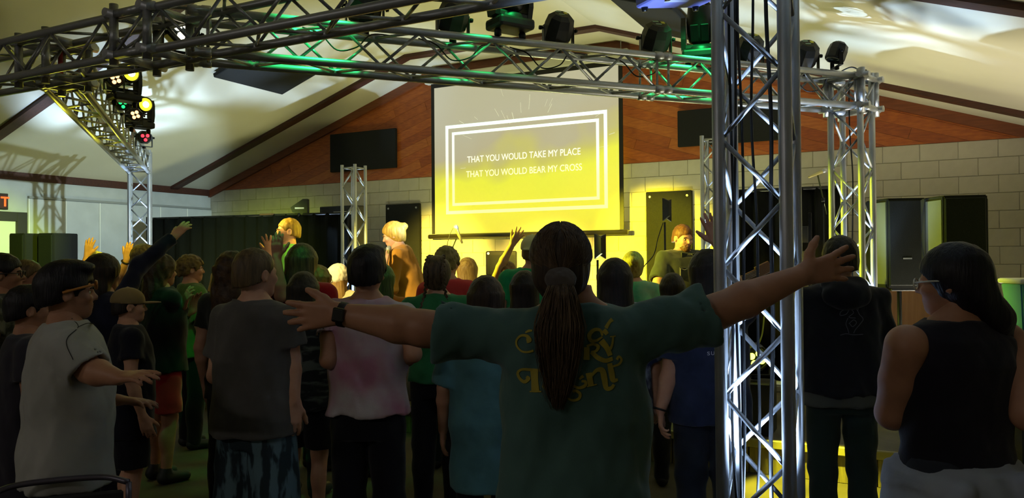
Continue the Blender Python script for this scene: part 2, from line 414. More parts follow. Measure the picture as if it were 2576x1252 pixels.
mr = N.new('ShaderNodeMapRange'); mr.inputs[1].default_value = 0.0; mr.inputs[2].default_value = 2.4; L.new(t, mr.inputs[0])
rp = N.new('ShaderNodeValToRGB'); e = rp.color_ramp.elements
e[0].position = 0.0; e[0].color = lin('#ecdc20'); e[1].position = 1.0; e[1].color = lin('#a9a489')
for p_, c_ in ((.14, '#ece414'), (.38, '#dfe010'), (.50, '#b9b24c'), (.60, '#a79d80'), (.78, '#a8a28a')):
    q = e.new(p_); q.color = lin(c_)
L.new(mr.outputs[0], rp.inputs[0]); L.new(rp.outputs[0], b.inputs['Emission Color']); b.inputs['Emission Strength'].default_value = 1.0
M_edge = mat('screen_black_border', '#12110c', .6)
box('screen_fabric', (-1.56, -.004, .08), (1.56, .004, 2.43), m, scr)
box('black_border', (-1.62, -.006, .08), (-1.56, .006, 2.5), M_edge, scr); box('black_border', (1.56, -.006, .08), (1.62, .006, 2.5), M_edge, scr)
box('black_border', (-1.56, -.006, 2.43), (1.56, .006, 2.5), M_edge, scr)
bar = link('bottom_bar', cyl_mesh('bottom_bar', .035, .035, 3.36, 12), mat('bar_dark_olive', '#3a3622', .35, .3), scr); bar.matrix_local = Matrix.Translation((-1.68, 0, .04)) @ Matrix.Rotation(rad(90), 4, 'Y')
case = box('screen_case', (-1.72, -.06, 2.5), (1.72, .07, 2.64), mat('white_case', '#cfccb8', .5), scr, .02, 2)
for x in (-1.6, 1.6): tube('hanging_chain', [(x, 0, 2.64), (x, 0, 2.79)], .006, ALU, scr, per=1)
M_lw = mat('projected_white', '#e9f2e6', .9, emit='#dff5e6', estr=1.0)
m2 = bpy.data.materials.new('projected_frame'); m2.use_nodes = True; N = m2.node_tree.nodes; L = m2.node_tree.links
b = N['Principled BSDF']; b.inputs['Base Color'].default_value = (.7, .7, .7, 1)
tc = N.new('ShaderNodeTexCoord'); sx = N.new('ShaderNodeSeparateXYZ'); L.new(tc.outputs['Object'], sx.inputs[0])
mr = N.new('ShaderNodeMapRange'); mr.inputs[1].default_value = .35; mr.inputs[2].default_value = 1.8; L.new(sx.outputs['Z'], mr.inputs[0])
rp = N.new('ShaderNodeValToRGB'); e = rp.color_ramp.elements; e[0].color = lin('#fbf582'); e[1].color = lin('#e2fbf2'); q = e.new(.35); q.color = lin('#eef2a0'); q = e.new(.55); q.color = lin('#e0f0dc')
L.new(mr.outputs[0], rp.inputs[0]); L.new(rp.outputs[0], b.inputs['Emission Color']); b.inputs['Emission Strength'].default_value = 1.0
def frame2d(name, u0, u1, z0, z1, wd):
    v = []; y = -.0065
    for (a, c, d_, e_) in ((u0, u1, z0, z1), (u0 + wd, u1 - wd, z0 + wd, z1 - wd)): v += [(a, y, d_), (c, y, d_), (c, y, e_), (a, y, e_)]
    f = [(0, 1, 5, 4), (1, 2, 6, 5), (2, 3, 7, 6), (3, 0, 4, 7)]
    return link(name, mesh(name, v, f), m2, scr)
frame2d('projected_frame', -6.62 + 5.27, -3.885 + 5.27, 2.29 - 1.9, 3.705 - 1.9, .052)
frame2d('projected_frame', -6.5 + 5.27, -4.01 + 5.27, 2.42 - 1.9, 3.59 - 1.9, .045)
def lyric(s, u0, u1, z, h, m):
    me = text_mesh(s, 1.0); xs = [q.co.x for q in me.vertices]; ys = [q.co.y for q in me.vertices]
    x0, x1, h0 = min(xs), max(xs), max(ys)
    for q in me.vertices: q.co = Vector(((q.co.x - x0) / (x1 - x0) * (u1 - u0) + u0, -.0075, q.co.y / h0 * h + z))
    me.name = 'lyric_line'
    return link('lyric_line', me, m, scr)
lyric('THAT YOU WOULD TAKE MY PLACE', -6.22 + 5.27, -4.3 + 5.27, 3.09 - 1.9, .098, mat('lyric_white', '#f4f4e0', .9, emit='#fbfbe6', estr=1.0))
lyric('THAT YOU WOULD BEAR MY CROSS', -6.24 + 5.27, -4.28 + 5.27, 2.86 - 1.9, .098, mat('lyric_cream', '#f6f2b0', .9, emit='#fbf7bd', estr=1.15))
rs = random.Random(3)
bm = bmesh.new()
for i in range(46):                                        # streaks of the moving background
    a = rs.uniform(0, 2 * math.pi); r0 = rs.uniform(.75, 1.5); ln = rs.uniform(.04, .2); wd = rs.uniform(.003, .009)
    cx, cz = .06, 1.15; dx, dz = math.cos(a), math.sin(a)
    if dz < -.15: continue
    p0 = (cx + dx * r0, cz + dz * r0 * .8); p1 = (cx + dx * (r0 + ln), cz + dz * (r0 + ln) * .8)
    if abs(p1[0]) > 1.53 or p1[1] > 2.4: continue
    nx, nz_ = -dz * wd / 2, dx * wd / 2
    bm.faces.new([bm.verts.new((p0[0] + nx, -.006, p0[1] + nz_)), bm.verts.new((p0[0] - nx, -.006, p0[1] - nz_)), bm.verts.new((p1[0] - nx, -.006, p1[1] - nz_)), bm.verts.new((p1[0] + nx, -.006, p1[1] + nz_))])
tag(link('projected_streaks', bm_mesh('projected_streaks', bm), mat('streak', '#d8d8c8', .9, emit='#d9d8c4', estr=.6), scr), kind='stuff')
# ================================================================== truss rig
TS, TR, BR = 0.24, 0.025, 0.0095
ZB, ZT = 2.78, 3.02
UNIT_CHORD = cyl_mesh('chord', TR, TR, 1.0, 14); UNIT_CHORD.materials.append(ALU)
UNIT_BRACE = cyl_mesh('brace', BR, BR, 1.0, 8); UNIT_BRACE.materials.append(ALU)
UNIT_SLEEVE = lathe_mesh('coupler', [(TR, 0), (TR + .007, .004), (TR + .007, .05), (TR + .003, .055), (TR + .003, .075), (TR + .007, .08), (TR + .007, .126), (TR, .13)], 14); UNIT_SLEEVE.materials.append(ALU)
def rod(name, me, a, b, parent):
    a, b = Vector(a), Vector(b); d = b - a
    o = bpy.data.objects.new(name, me); COL.objects.link(o); o.parent = parent
    o.matrix_local = Matrix.Translation(a) @ d.to_track_quat('Z', 'Y').to_matrix().to_4x4() @ Matrix.Diagonal((1, 1, d.length, 1))
    return o
def truss(name, label, P0, P1, side, group=None, cat='truss', pitch=0.26, ext=0.0, caps=True):
    """box truss from P0 to P1 (centre line); side = unit vector of one cross axis"""
    P0, P1 = Vector(P0), Vector(P1); t = (P1 - P0); Ln = t.length; t.normalize()
    x = Vector(side); x = (x - t * x.dot(t)).normalized(); y = t.cross(x)
    root = empty(name, P0); tag(root, label, cat, group)
    C = [x * (sx * TS / 2) + y * (sy * TS / 2) for sx, sy in ((-1, -1), (1, -1), (1, 1), (-1, 1))]
    for c in C: rod('chord', UNIT_CHORD, c - t * ext, c + t * (Ln + ext), root)
    n = max(2, round(Ln / pitch)); dl = (Ln - .12) / n
    for k in range(4):
        a, b = C[k], C[(k + 1) % 4]; e = (b - a).normalized()
        for i in range(n):
            s0, s1 = .06 + i * dl + .012, .06 + (i + 1) * dl - .012
            p, q = (a + e * .02, b - e * .02) if (i + k) % 2 == 0 else (b - e * .02, a + e * .02)
            rod('brace', UNIT_BRACE, p + t * s0, q + t * s1, root)
        for s in (.045, Ln - .045): rod('brace', UNIT_BRACE, a + t * s, b + t * s, root)
    if caps:
        for c in C:
            for s in (-.065, Ln - .065):
                o = bpy.data.objects.new('coupler', UNIT_SLEEVE); COL.objects.link(o); o.parent = root
                o.matrix_local = Matrix.Translation(c + t * s) @ t.to_track_quat('Z', 'Y').to_matrix().to_4x4()
    return root
ZC = (ZB + ZT) / 2
def tower(name, label, u, v, h, ang, group='aluminium truss towers'):
    root = truss(name, label, (u, v, 0.03), (u, v, h), (math.cos(ang), math.sin(ang), 0), group, 'truss tower', caps=False)
    box('base_plate', (-.3, -.3, -.03), (.3, .3, -.018), BLKM, root, .004)
    return root
tower('truss_tower', 'tall aluminium truss tower in the foreground beside the outstretched arm', -.53, 3.08, ZT + .03, 0.0)
tower('truss_tower', 'aluminium truss tower under the right end of the crossing truss', -.444, 6.94, ZT + .06, rad(72))
tower('truss_tower', 'aluminium truss tower glowing white at the left end of the rig', -9.3, 7.0, ZT + .06, rad(139))
tower('truss_tower', 'free-standing aluminium truss tower left of the screen', -7.37, 9.13, 2.98, 0.0)
tower('truss_tower', 'free-standing aluminium truss tower half hidden behind the foreground tower', -2.04, 9.08, 2.98, 0.0)
# corner stubs on the right tower
rt = bpy.data.objects['truss_tower.001']
# near truss, parallel to the stage wall
V0 = 3.08
truss('box_truss', 'dark box truss crossing the upper left corner closest to the camera', (-7.6, V0, ZC), (-.68, V0, ZC), (0, 1, 0), 'overhead box trusses')
A = Vector((-3.72, 3.2, ZC)); B = Vector((-.5, 6.82, ZC)); ab = (B - A).normalized()
J = A + ab * 3.08
truss('box_truss', 'green-lit box truss crossing in front of the projection screen', A, J, (ab.y, -ab.x, 0), 'overhead box trusses')
truss('box_truss', 'short box truss joining the crossing truss to the right tower', J + ab * .004, B + ab * .06, (ab.y, -ab.x, 0), 'overhead box trusses', ext=.0)
A2 = Vector((-5.15, 3.28, ZC)); C2 = Vector((-9.22, 6.92, ZC)); ac = (C2 - A2).normalized()
truss('box_truss', 'box truss receding along the left side with the lit moving heads', A2, C2, (ac.y, -ac.x, 0), 'overhead box trusses')
# corner blocks where trusses meet
def corner(u, v, ang, label):
    root = empty('truss_corner', (u, v, ZB)); root.rotation_euler = (0, 0, ang); tag(root, label, 'truss corner', 'truss corner cubes')
    h = .145
    for sx in (-1, 1):
        for sy in (-1, 1): rod('chord', UNIT_CHORD, (sx * h, sy * h, -.06), (sx * h, sy * h, ZT - ZB + .06), root)
    for z in (0, ZT - ZB):
        for s in (-1, 1):
            rod('chord', UNIT_CHORD, (-h - .06, s * h, z), (h + .06, s * h, z), root); rod('chord', UNIT_CHORD, (s * h, -h - .06, z), (s * h, h + .06, z), root)
    rod('brace', UNIT_BRACE, (-h, -h, 0), (h, -h, ZT - ZB), root); rod('brace', UNIT_BRACE, (-h, -h, 0), (-h, h, ZT - ZB), root)
    return root
corner(-3.98, 3.08, 0, 'open cube of tubes where the green-lit truss meets the near truss')
corner(-5.05, 3.16, 0, 'open cube of tubes where the left truss meets the near truss')
cb = corner(-.444, 6.94, rad(72), 'open cube of tubes on top of the right truss tower')

# ------------------------------------------------------------------ fixtures
def emis(key, c, s): return mat(key, c, .4, emit=c, estr=s)
def moving_head(loc, rotz, tilt, scale, label, lens=None):
    root = empty('moving_head_light', loc, rotz); root.scale = (scale,) * 3
    tag(root, label, 'moving head', 'moving head lights on the rig')
    bm = bmesh.new(); bm_box(bm, (-.17, -.13, .0), (.17, .13, .09), .025, 2)
    link('base', bm_mesh('base', bm), BLK, root)
    tb = link('turntable', lathe_mesh('turntable', [(0, .13), (.1, .128), (.11, .11), (.115, .085)], 20), BLK, root)
    arm_out = [(.0, .12), (.055, .12), (.075, .2), (.078, .36), (.06, .42), (.02, .43), (-.005, .38), (-.01, .2)]
    bm = bmesh.new()
    for s in (-1, 1):
        for (x0, x1) in ((.135, .18),):
            vv = []
            for xx in (x0, x1):
                vv.append([bm.verts.new((s * xx, y, z)) for y, z in [(-.06, .1), (.06, .1), (.085, .2), (.085, .33), (.05, .42), (-.05, .42), (-.085, .33), (-.085, .2)]])
            n = 8
            bm.faces.new(vv[0]); bm.faces.new(vv[1][::-1])
            for i in range(n): bm.faces.new((vv[0][i], vv[0][(i + 1) % n], vv[1][(i + 1) % n], vv[1][i]))
    bm_box(bm, (-.16, -.06, .095), (.16, .06, .15), .015)
    link('yoke', bm_mesh('yoke', bm), BLK, root)
    M = Matrix.Translation((0, 0, .34)) @ Matrix.Rotation(tilt, 4, 'X')
    hd = link('head', lathe_mesh('head', [(0, -.19), (.07, -.185), (.115, -.15), (.128, -.06), (.13, .05), (.118, .13), (.108, .2), (.1, .215), (.092, .205), (.09, .19)], 24), BLK, root, M)
    ln = link('lens', lathe_mesh('lens', [(.095, .188), (.07, .198), (.03, .205), (0, .206)], 20), lens or mat('dark_lens', '#1a2024', .08, spec=.8), hd)
    if lens: link('lens_core', lathe_mesh('lens_core', [(.045, .207), (.03, .214), (0, .216)], 16), emis('hot_core', '#fffde0', 6.0), hd)
    for s in (-1, 1): box('cooling_rib', (s * .05 - .04, -.135, -.12), (s * .05 + .04, -.118, .05), BLKM, hd, .006)
    # clamps reaching down to the truss chord
    for x in (-.12, .12):
        c = link('clamp', lathe_mesh('clamp', [(.02, -.06), (.03, -.055), (.03, -.01), (.02, 0)], 12), BLKM, root); c.location = (x, 0, 0)
    return root
STK = mat('fixture_sticker', '#8fae95', .6); STKY = mat('fixture_sticker_yellow', '#c9c64e', .6)
def par_light(loc, rotz, tilt, scale, label, lens=None, spots=0):
    root = empty('par_light', loc, rotz); root.scale = (scale,) * 3
    tag(root, label, 'par light', 'small par lights on the rig')
    M = Matrix.Translation((0, 0, .13)) @ Matrix.Rotation(tilt, 4, 'X')
    n = 8; prof = [(.055, -.11), (.085, -.085), (.095, -.03), (.095, .055), (.088, .075), (.075, .075), (.072, .06)]
    v, f = [], []
    for r, z in prof:
        for i in range(n):
            a = 2 * math.pi * (i + .5) / n; v.append((r * math.cos(a) * 1.06, z, r * math.sin(a)))
    k = len(prof)
    for q in range(k - 1):
        for i in range(n): f.append((q * n + i, q * n + (i + 1) % n, (q + 1) * n + (i + 1) % n, (q + 1) * n + i))
    f.append(list(range(n)))
    hs = link('housing', mesh('housing', v, f), BLK, root, M)
    le = link('lens', lathe_mesh('lens', [(.072, 0), (.04, .006), (0, .008)], 16), mat('dark_lens', '#1a2024', .08), hs, Matrix.Translation((0, .058, 0)) @ Matrix.Rotation(rad(-90), 4, 'X'))
    for i in range(spots):
        a = 2 * math.pi * i / spots + .4
        link('led', lathe_mesh('led', [(.024, 0), (.018, .008), (0, .012)], 10), lens, hs, Matrix.Translation((.038 * math.cos(a), .068, .038 * math.sin(a))) @ Matrix.Rotation(rad(-90), 4, 'X'))
    box('sticker', (-.04, -.113, .02), (.0, -.1105, .036), STK, hs); box('sticker', (.015, -.113, .0), (.04, -.1105, .03), STKY, hs); box('sticker', (-.03, -.113, -.02), (.012, -.1105, -.006), STK, hs)
    bm = bmesh.new()
    for s in (-1, 1): bm_box(bm, (s * .108 - .004, -.02, 0), (s * .108 + .004, .02, .15), .0015)
    bm_box(bm, (-.112, -.02, -.004), (.112, .02, .004), .0015)
    link('bracket', bm_mesh('bracket', bm), BLKM, root)
    for s in (-1, 1):
        kn = link('knob', lathe_mesh('knob', [(0, .03), (.014, .028), (.016, .012), (.008, .01), (.008, 0)], 10), BLKM, root, Matrix.Translation((s * .112, 0, .13)) @ Matrix.Rotation(rad(90 * s), 4, 'Y'))
    link('clamp', lathe_mesh('clamp', [(.012, -.03), (.024, -.028), (.024, -.004), (.012, 0)], 10), BLKM, root)
    return root
side = Vector((ab.y, -ab.x, 0))                        # camera side of the crossing truss
def on_ab(px, s=1):
    """point on the camera-side (s=1) or far (s=-1) top chord of the crossing truss below pixel column px"""
    best = None
    for i in range(1200):
        q = A + ab * (i * .0045) + side * (s * TS / 2); q.z = ZT + TR
        c = CAM_M.inverted() @ q; x = 1288 + F_PX * c.x / -c.z
        if best is None or abs(x - px) < best[0]: best = (abs(x - px), q.copy())
    return best[1]
AA = math.atan2(ab.y, ab.x)
zup = Vector((0, 0, .03))
par_light(on_ab(918, -1) + zup, AA, rad(-35), 1.12, 'black par light standing leftmost on the green-lit truss')
par_light(on_ab(1140, -1) + zup, AA + .1, rad(-50), 1.05, 'black par light left of the largest moving head')
moving_head(on_ab(1283, 1) + Vector((0, 0, .045)), AA + rad(12), rad(8), .8, 'largest black moving head light standing above the screen')
par_light(on_ab(1405, -1) + zup, AA, rad(-50), 1.05, 'black par light right of the largest moving head')
par_light(on_ab(1650, -1) + zup, AA - .15, rad(-50), 1.1, 'black par light with a yellow-lit bracket at the truss joint')
moving_head(on_ab(1762, -1) + Vector((0, 0, .045)), AA - rad(38), rad(30), .78, 'tilted black moving head light left of the foreground tower')
par_light(on_ab(1885, -1) + zup, AA - .2, rad(-50), 1.05, 'black par light seen through the foreground tower')
par_light(on_ab(2024, -1) + zup, AA - .3, rad(-45), 1.05, 'black par light just right of the foreground tower')
par_light(on_ab(2105, 1) + zup, AA + 1.2, rad(-70), .8, 'small black par light lying at the right end of the truss')
# fixtures on the left truss
AAC = math.atan2(ac.y, ac.x); sideL = Vector((-ac.y, ac.x, 0)); sideL = sideL if sideL.x > 0 else -sideL
L_yel = emis('yellow_lens', '#f4e62a', 2.2); L_warm = emis('warm_lens', '#ffb070', 4.0); L_grn = emis('green_lens', '#20ff70', 2.5); L_red = emis('red_lens', '#ff3040', 3.0)
def hang_head(px, py, d, sc, label):
    p = at(px, py, d)
    o = moving_head(p, 0, rad(96), sc, label, L_yel)
    dr = Vector((0, 0, 0)); c = Vector((0, 0, CAM_Z)) - p
    o.rotation_euler = (0, 0, math.atan2(c.y, c.x) + rad(90) + rad(22)); o.location.z -= .34 * sc
    return o
hang_head(313, 186, 5.9, .62, 'moving head light with a glowing yellow lens nearest on the left truss')
hang_head(352, 264, 7.4, .66, 'moving head light with a glowing yellow lens farther along the left truss')
def small_par(px, py, d, lens, label, sp=4, sc=1.0):
    p = at(px, py, d); c = Vector((0, 0, CAM_Z)) - p
    o = par_light(p - Vector((0, 0, .13 * sc)), math.atan2(c.y, c.x) - rad(90) + rad(15), rad(-6), sc, label, lens, sp)
    return o
small_par(287, 200, 5.6, L_warm, 'par light with warm orange LEDs under the nearest moving head', 4, .62)
small_par(337, 289, 7.1, L_warm, 'par light with warm orange LEDs farther along the left truss', 4, .68)
small_par(306, 262, 6.6, L_grn, 'par light with dim green LEDs between the two moving heads', 3, .6)
small_par(362, 345, 8.7, L_red, 'par light with red LEDs near the far end of the left truss', 3, .8)
small_par(455, 80, 4.9, emis('white_lens', '#fff7cf', 6.0), 'bright white-yellow par light seen through the near truss', 4, 1.0)
# safety strap (red) on the corner
rs_ = tube('ratchet_strap', [at(152, 190, 5.3) + Vector((0, 0, .25)), at(153, 188, 5.3), at(155, 215, 5.3)], .016, mat('red_strap', '#8c1220', .6)); tag(rs_, 'red strap hanging at the corner of the left truss', 'strap')
# hanging projector, the blue light on it painted into the case colour
pj = empty('projector', at(1715, -2, 3.4)); pj.rotation_euler = (rad(4), rad(-6), YAW + rad(18)); tag(pj, 'blue-lit projector hanging at the top edge beside the tower', 'projector')
M_pj = mat('painted_blue_lit_case', '#6f74b8', .45, 0, '#666bb0', 8)
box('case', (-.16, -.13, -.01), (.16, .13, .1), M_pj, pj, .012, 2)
for x in (-.13, .13):
    for y in (-.1, .1): link('foot', cyl_mesh('foot', .012, .016, .02, 10), BLKM, pj, Matrix.Translation((x, y, -.03)))
box('vent_label', (-.09, -.08, -.0125), (.02, -.0, -.0095), mat('pj_label', '#b9bfe0', .5), pj)
link('lens_barrel', cyl_mesh('lens_barrel', .04, .036, .06, 16), BLK, pj, Matrix.Translation((.06, .12, .045)) @ Matrix.Rotation(rad(-90), 4, 'X'))
link('mount_pole', cyl_mesh('mount_pole', .02, .02, 1.3, 10), BLKM, pj, Matrix.Translation((0, 0, .1)))

# cables along the rig and the foreground tower
def cable(label, pts, r=.006, name='cable', m=RUB, group=None, per=6):
    return tag(tube(name, pts, r, m, None, 6, per), label, 'cable', group)
D0 = Vector((-.53, 3.08, 0))
GRP = 'black cables running down the foreground tower'
cx = [(-.085, -.06), (-.07, -.05), (-.055, -.04), (-.012, .0), (.045, .01), (.085, .02)]
lab = ['black cable hugging the left tube of the foreground tower', 'second black cable from the left tube inside the foreground tower', 'third black cable from the left tube inside the foreground tower',
       'thin black cable down the middle of the foreground tower', 'thick black cable down the middle of the foreground tower', 'black cable near the right tube inside the foreground tower']
for i, (x, y) in enumerate(cx):
    pts = [D0 + Vector((x + random.uniform(-.01, .01), y + random.uniform(-.01, .01), z)) for z in (.05, .5, .9, 1.3, 1.7, 2.1, 2.5, 2.9)]
    cable(lab[i], pts, .008 if i == 4 else .0055, group=GRP)
def ab_pt(t, s, dz): q = A + ab * t + side * (s * TS / 2); q.z = ZT + dz; return q
k = 0
for t in (.6, 1.35, 2.0, 2.75, 3.5, 4.3):
    cable(['black cable looping under the leftmost par light', 'black cable looping left of the largest moving head', 'black cable drooping below the largest moving head', 'black cable drooping at the truss joint', 'black cable drooping left of the foreground tower', 'black cable tangled near the right end of the truss'][k],
          [ab_pt(t, -1, .03), ab_pt(t + .1, -.4, -.02), ab_pt(t + .2, -.2, -.12), ab_pt(t + .32, .1, -.1), ab_pt(t + .42, -.3, .0), ab_pt(t + .6, -1, .03)], .005, group='black cables on the crossing truss'); k += 1
tw = Vector((-.444, 6.94, 0))
cable('thin black cable hanging inside the right truss tower', [tw + Vector((0, 0, z)) + Vector((random.uniform(-.02, .02), random.uniform(-.02, .02), 0)) for z in (.3, 1, 1.6, 2.2, 2.6, 3.0)], .006)
cable('coil of black cable on the corner of the right tower', [tw + Vector((.12 * math.cos(a), .1 * math.sin(a), 3.09 + .02 * math.sin(3 * a))) for a in np.linspace(0, 9, 14)], .006)

# ------------------------------------------------------------------ drapes
M_drape = mat('black_drape', '#050604', .95, 0, '#080905', 30, spec=.15)
def drape(label, p0, p1, z0, z1, nf, amp):
    p0, p1 = Vector((*p0, 0)), Vector((*p1, 0)); d = p1 - p0; Ln = d.length; d.normalize(); nrm = Vector((-d.y, d.x, 0))
    root = empty('drape', p0); tag(root, label, 'drape', 'black pipe-and-drape curtains')
    n, nz_ = nf * 10, 8; v, f = [], []
    for i in range(n + 1):
        for j in range(nz_ + 1):
            s = i / n; ph = s * nf * 2 * math.pi + .8 * math.sin(s * 9)
            k = amp * (1 - .35 * j / nz_)
            q = d * (s * Ln) + nrm * (k * math.sin(ph) + .3 * k * math.sin(2.3 * ph + 1))
            v.append((q.x, q.y, z0 + (z1 - z0) * j / nz_))
    h = nz_ + 1
    for i in range(n):
        for j in range(nz_): f.append((i * h + j, (i + 1) * h + j, (i + 1) * h + j + 1, i * h + j + 1))
    o = link('curtain', mesh('curtain', v, f, True), M_drape, root)
    sm = o.modifiers.new('thickness', 'SOLIDIFY'); sm.thickness = .006
    tube('top_pipe', [(0, 0, z1 - .01), d * Ln + Vector((0, 0, z1 - .01))], .02, BLKM, root, per=1)
    for q in (Vector((0, 0, 0)), d * Ln): link('upright', cyl_mesh('upright', .02, .02, z1 + .02, 10), BLKM, root, Matrix.Translation(q))
    return root
drape('wide black drape hanging along the back left of the stage', (-11.35, 8.68), (-7.62, 9.3), .02, 2.3, 15, .03)
drape('black drape hanging behind the right truss tower', (-1.78, 8.6), (-.62, 8.66), .26, 2.3, 6, .03)
bx_ = empty('black_cabinet', (-7.98, 9.62, 0)); tag(bx_, 'dark tall cabinet with a pale strip light behind the drape end', 'cabinet')
box('cabinet_body', (-.35, -.15, 0), (.35, .15, 2.42), BLK, bx_, .01); box('light_strip', (-.05, -.17, 2.28), (.3, -.15, 2.33), WHITEP, bx_)
# lamp standing on the drape's top pipe
fl = empty('flood_lamp', at(752, 544, 12.0)); tag(fl, 'black flood lamp clamped on top of the wide drape', 'lamp'); fl.rotation_euler = (0, 0, YAW)
for nm, pts in (('lamp_hood', [(-.1, .06), (-.13, .14), (.06, .27), (.13, .27), (.13, .03), (.06, .02)]),): prism(nm, pts, .12, BLK, fl)
box('lamp_glass', (-.06, -.012, .115), (.08, -.001, .14), WHITEP, fl); link('lamp_clamp', cyl_mesh('lamp_clamp', .02, .02, .05, 10), BLKM, fl)
vn = tag(box('folded_clamp', (-.12, -.05, 0), (.12, .05, .025), mat('brown_clamp', '#5b4326', .6), None, .006), 'small brown bar lying on top of the wide drape', 'clamp'); vn.location = at(672, 541, 12.2)

# ------------------------------------------------------------------ loudspeakers
M_grille = mat('speaker_grille', '#0a0d0a', .8, 0, '#0e110d', 90, bump=.4, bscale=220, spec=.2); M_cab = mat('speaker_cabinet', '#0c0d0b', .75, spec=.25)
M_side_l = mat('speaker_side', '#6f6d60', .55)
def loudspeaker(loc, rotz, w_, h_, d_, label, stand=0.0, logo=True):
    root = empty('loudspeaker', loc, rotz); tag(root, label, 'loudspeaker', 'black loudspeakers')
    ch = w_ * .16
    pl_ = [(-w_ / 2, 0), (w_ / 2, 0), (w_ / 2, -d_ * .35), (w_ / 2 - ch, -d_), (-w_ / 2 + ch, -d_), (-w_ / 2, -d_ * .35)]
    n = len(pl_); bm = bmesh.new()
    lo_ = [bm.verts.new((x, y, 0)) for x, y in pl_]; hi_ = [bm.verts.new((x, y, h_)) for x, y in pl_]
    bm.faces.new(lo_); bm.faces.new(hi_[::-1])
    for i in range(n): bm.faces.new((lo_[i], lo_[(i + 1) % n], hi_[(i + 1) % n], hi_[i]))
    bmesh.ops.bevel(bm, geom=list(bm.edges), offset=.008, segments=2, affect='EDGES')
    link('cabinet', bm_mesh('cabinet', bm), M_cab, root)
    box('grille', (-w_ / 2 + ch + .01, -d_ - .012, .02), (w_ / 2 - ch - .01, -d_ + .004, h_ - .02), M_grille, root, .006)
    for s in (-1, 1):
        a = math.atan2(d_ * .65, ch)
        o = box('corner_panel', (-.5 * math.hypot(ch, d_ * .65) + .02, -.005, .03), (.5 * math.hypot(ch, d_ * .65) - .02, .005, h_ - .03), mat('painted_lit_corner', '#4b4d3e', .6) if logo else M_cab, root, .002)  # paler corner colour paints yellow light onto the chamfers of the right-hand speakers
        o.matrix_local = Matrix.Translation((s * (w_ / 2 - ch / 2), -d_ * .675, 0)) @ Matrix.Rotation(s * a, 4, 'Z') @ Matrix.Translation((0, -s * .0, 0))
    if logo: box('name_plate', (-.035, -d_ - .015, h_ * .32), (.035, -d_ - .011, h_ * .335), ALU, root)
    if stand:
        link('stand_pole', cyl_mesh('stand_pole', .019, .019, stand, 12), BLKM, root, Matrix.Translation((0, -d_ * .45, -stand)))
        for k_ in range(3):
            a = k_ * 2.094 + .4
            tube('stand_leg', [(0, -d_ * .45, -stand + .45), (.24 * math.cos(a), -d_ * .45 + .24 * math.sin(a), -stand + .012)], .012, BLKM, root, per=1)
        box('mount_plate', (-.1, -d_ * .45 - .1, -.03), (.1, -d_ * .45 + .1, 0), BLKM, root, .005)
    return root
p = at(2246, 720, 6.95); loudspeaker((p.x, p.y, p.z), YAW + rad(-8), .45, .765, .36, 'tall black loudspeaker on a stand beside the spread hand', p.z - SH)
p = at(2394, 716, 6.2); loudspeaker((p.x, p.y, p.z), YAW + rad(-14), .44, .69, .36, 'tall black loudspeaker behind the woman with the ponytail and glasses', p.z - SH)
for px_, lb in ((100, 'black loudspeaker beside the dark door frame'), (170, 'black loudspeaker left of the yellow-lit raised arm')):
    p = at(px_, 690, 10.2); loudspeaker((p.x, p.y, .9), 0.25, .33, 1.05, .36, lb, 0.0, False)
    tag(box('speaker_riser', (p.x - .16, p.y - .3, 0), (p.x + .16, p.y + .02, .898), BLK, None, .01), 'black case under the ' + lb, 'case')
mo = box('monitor_speaker', (-.19, -.15, 0), (.19, .15, .3), M_cab, None, .02, 2); p = at(1262, 690, 9.6); mo.location = (p.x, p.y, at(1262, 692, 9.6).z); mo.rotation_euler = (0, 0, YAW)
tag(mo, 'small black amplifier below the screen beside the raised arm', 'amplifier'); box('grille', (-.16, -.158, .03), (.16, -.148, .25), M_grille, mo); link('screw_washer', cyl_mesh('screw_washer', .015, .015, .01, 8), ALU, mo, Matrix.Translation((-.16, -.155, .27)) @ Matrix.Rotation(rad(90), 4, 'X'))
ms = box('amp_stand', (-.17, -.12, 0), (.17, .12, mo.location.z - SH - .001), BLK, None, .01); ms.location = (mo.location.x, mo.location.y, SH); ms.rotation_euler = mo.rotation_euler; tag(ms, 'black case under the small amplifier', 'case')

# vocal booth shields, microphones, stands
def mic_stand(base, tip, zb, label, boom_from=None, name='microphone_stand'):
    root = empty(name, base); tag(root, label, 'microphone stand', 'microphone stands on the stage')
    base = Vector(base); tip = Vector(tip) - base; piv = Vector((0, 0, zb))
    link('base_disc', lathe_mesh('base_disc', [(0, .02), (.1, .018), (.13, .006), (.13, 0)], 20), BLKM, root)
    link('upright', cyl_mesh('upright', .01, .01, zb, 10), BLKM, root)
    d = (tip - piv).normalized()
    tube('boom', [piv - d * .15, tip], .008, mat('boom_metal', '#4a4f35', .3, .8), root, per=1)
    link('clutch', lathe_mesh('clutch', [(0, -.025), (.02, -.02), (.02, .02), (0, .025)], 10), BLKM, root, Matrix.Translation(piv))
    return root, tip, d
def microphone(pos, dirv, label):
    root = empty('microphone', pos); root.rotation_euler = Vector(dirv).to_track_quat('Z', 'Y').to_euler(); tag(root, label, 'microphone', 'microphones on the stage')
    link('handle', lathe_mesh('handle', [(0, 0), (.01, 0), (.012, .02), (.019, .14), (.019, .15)], 12), mat('mic_body', '#b9ae72', .35, .4), root)
    link('grille', lathe_mesh('grille', [(.019, .15), (.026, .165), (.026, .185), (.02, .2), (0, .208)], 12), ALU, root)
    return root
b_ = at(1118, 760, 8.2); tp = at(1148, 600, 8.0)
mic_stand((b_.x, b_.y, SH), tp, 1.25, 'boom microphone stand in front of the screen corner'); microphone(at(1163, 612, 8.0), at(1147, 572, 8.0) - at(1163, 612, 8.0), 'silver microphone on the boom below the screen corner')
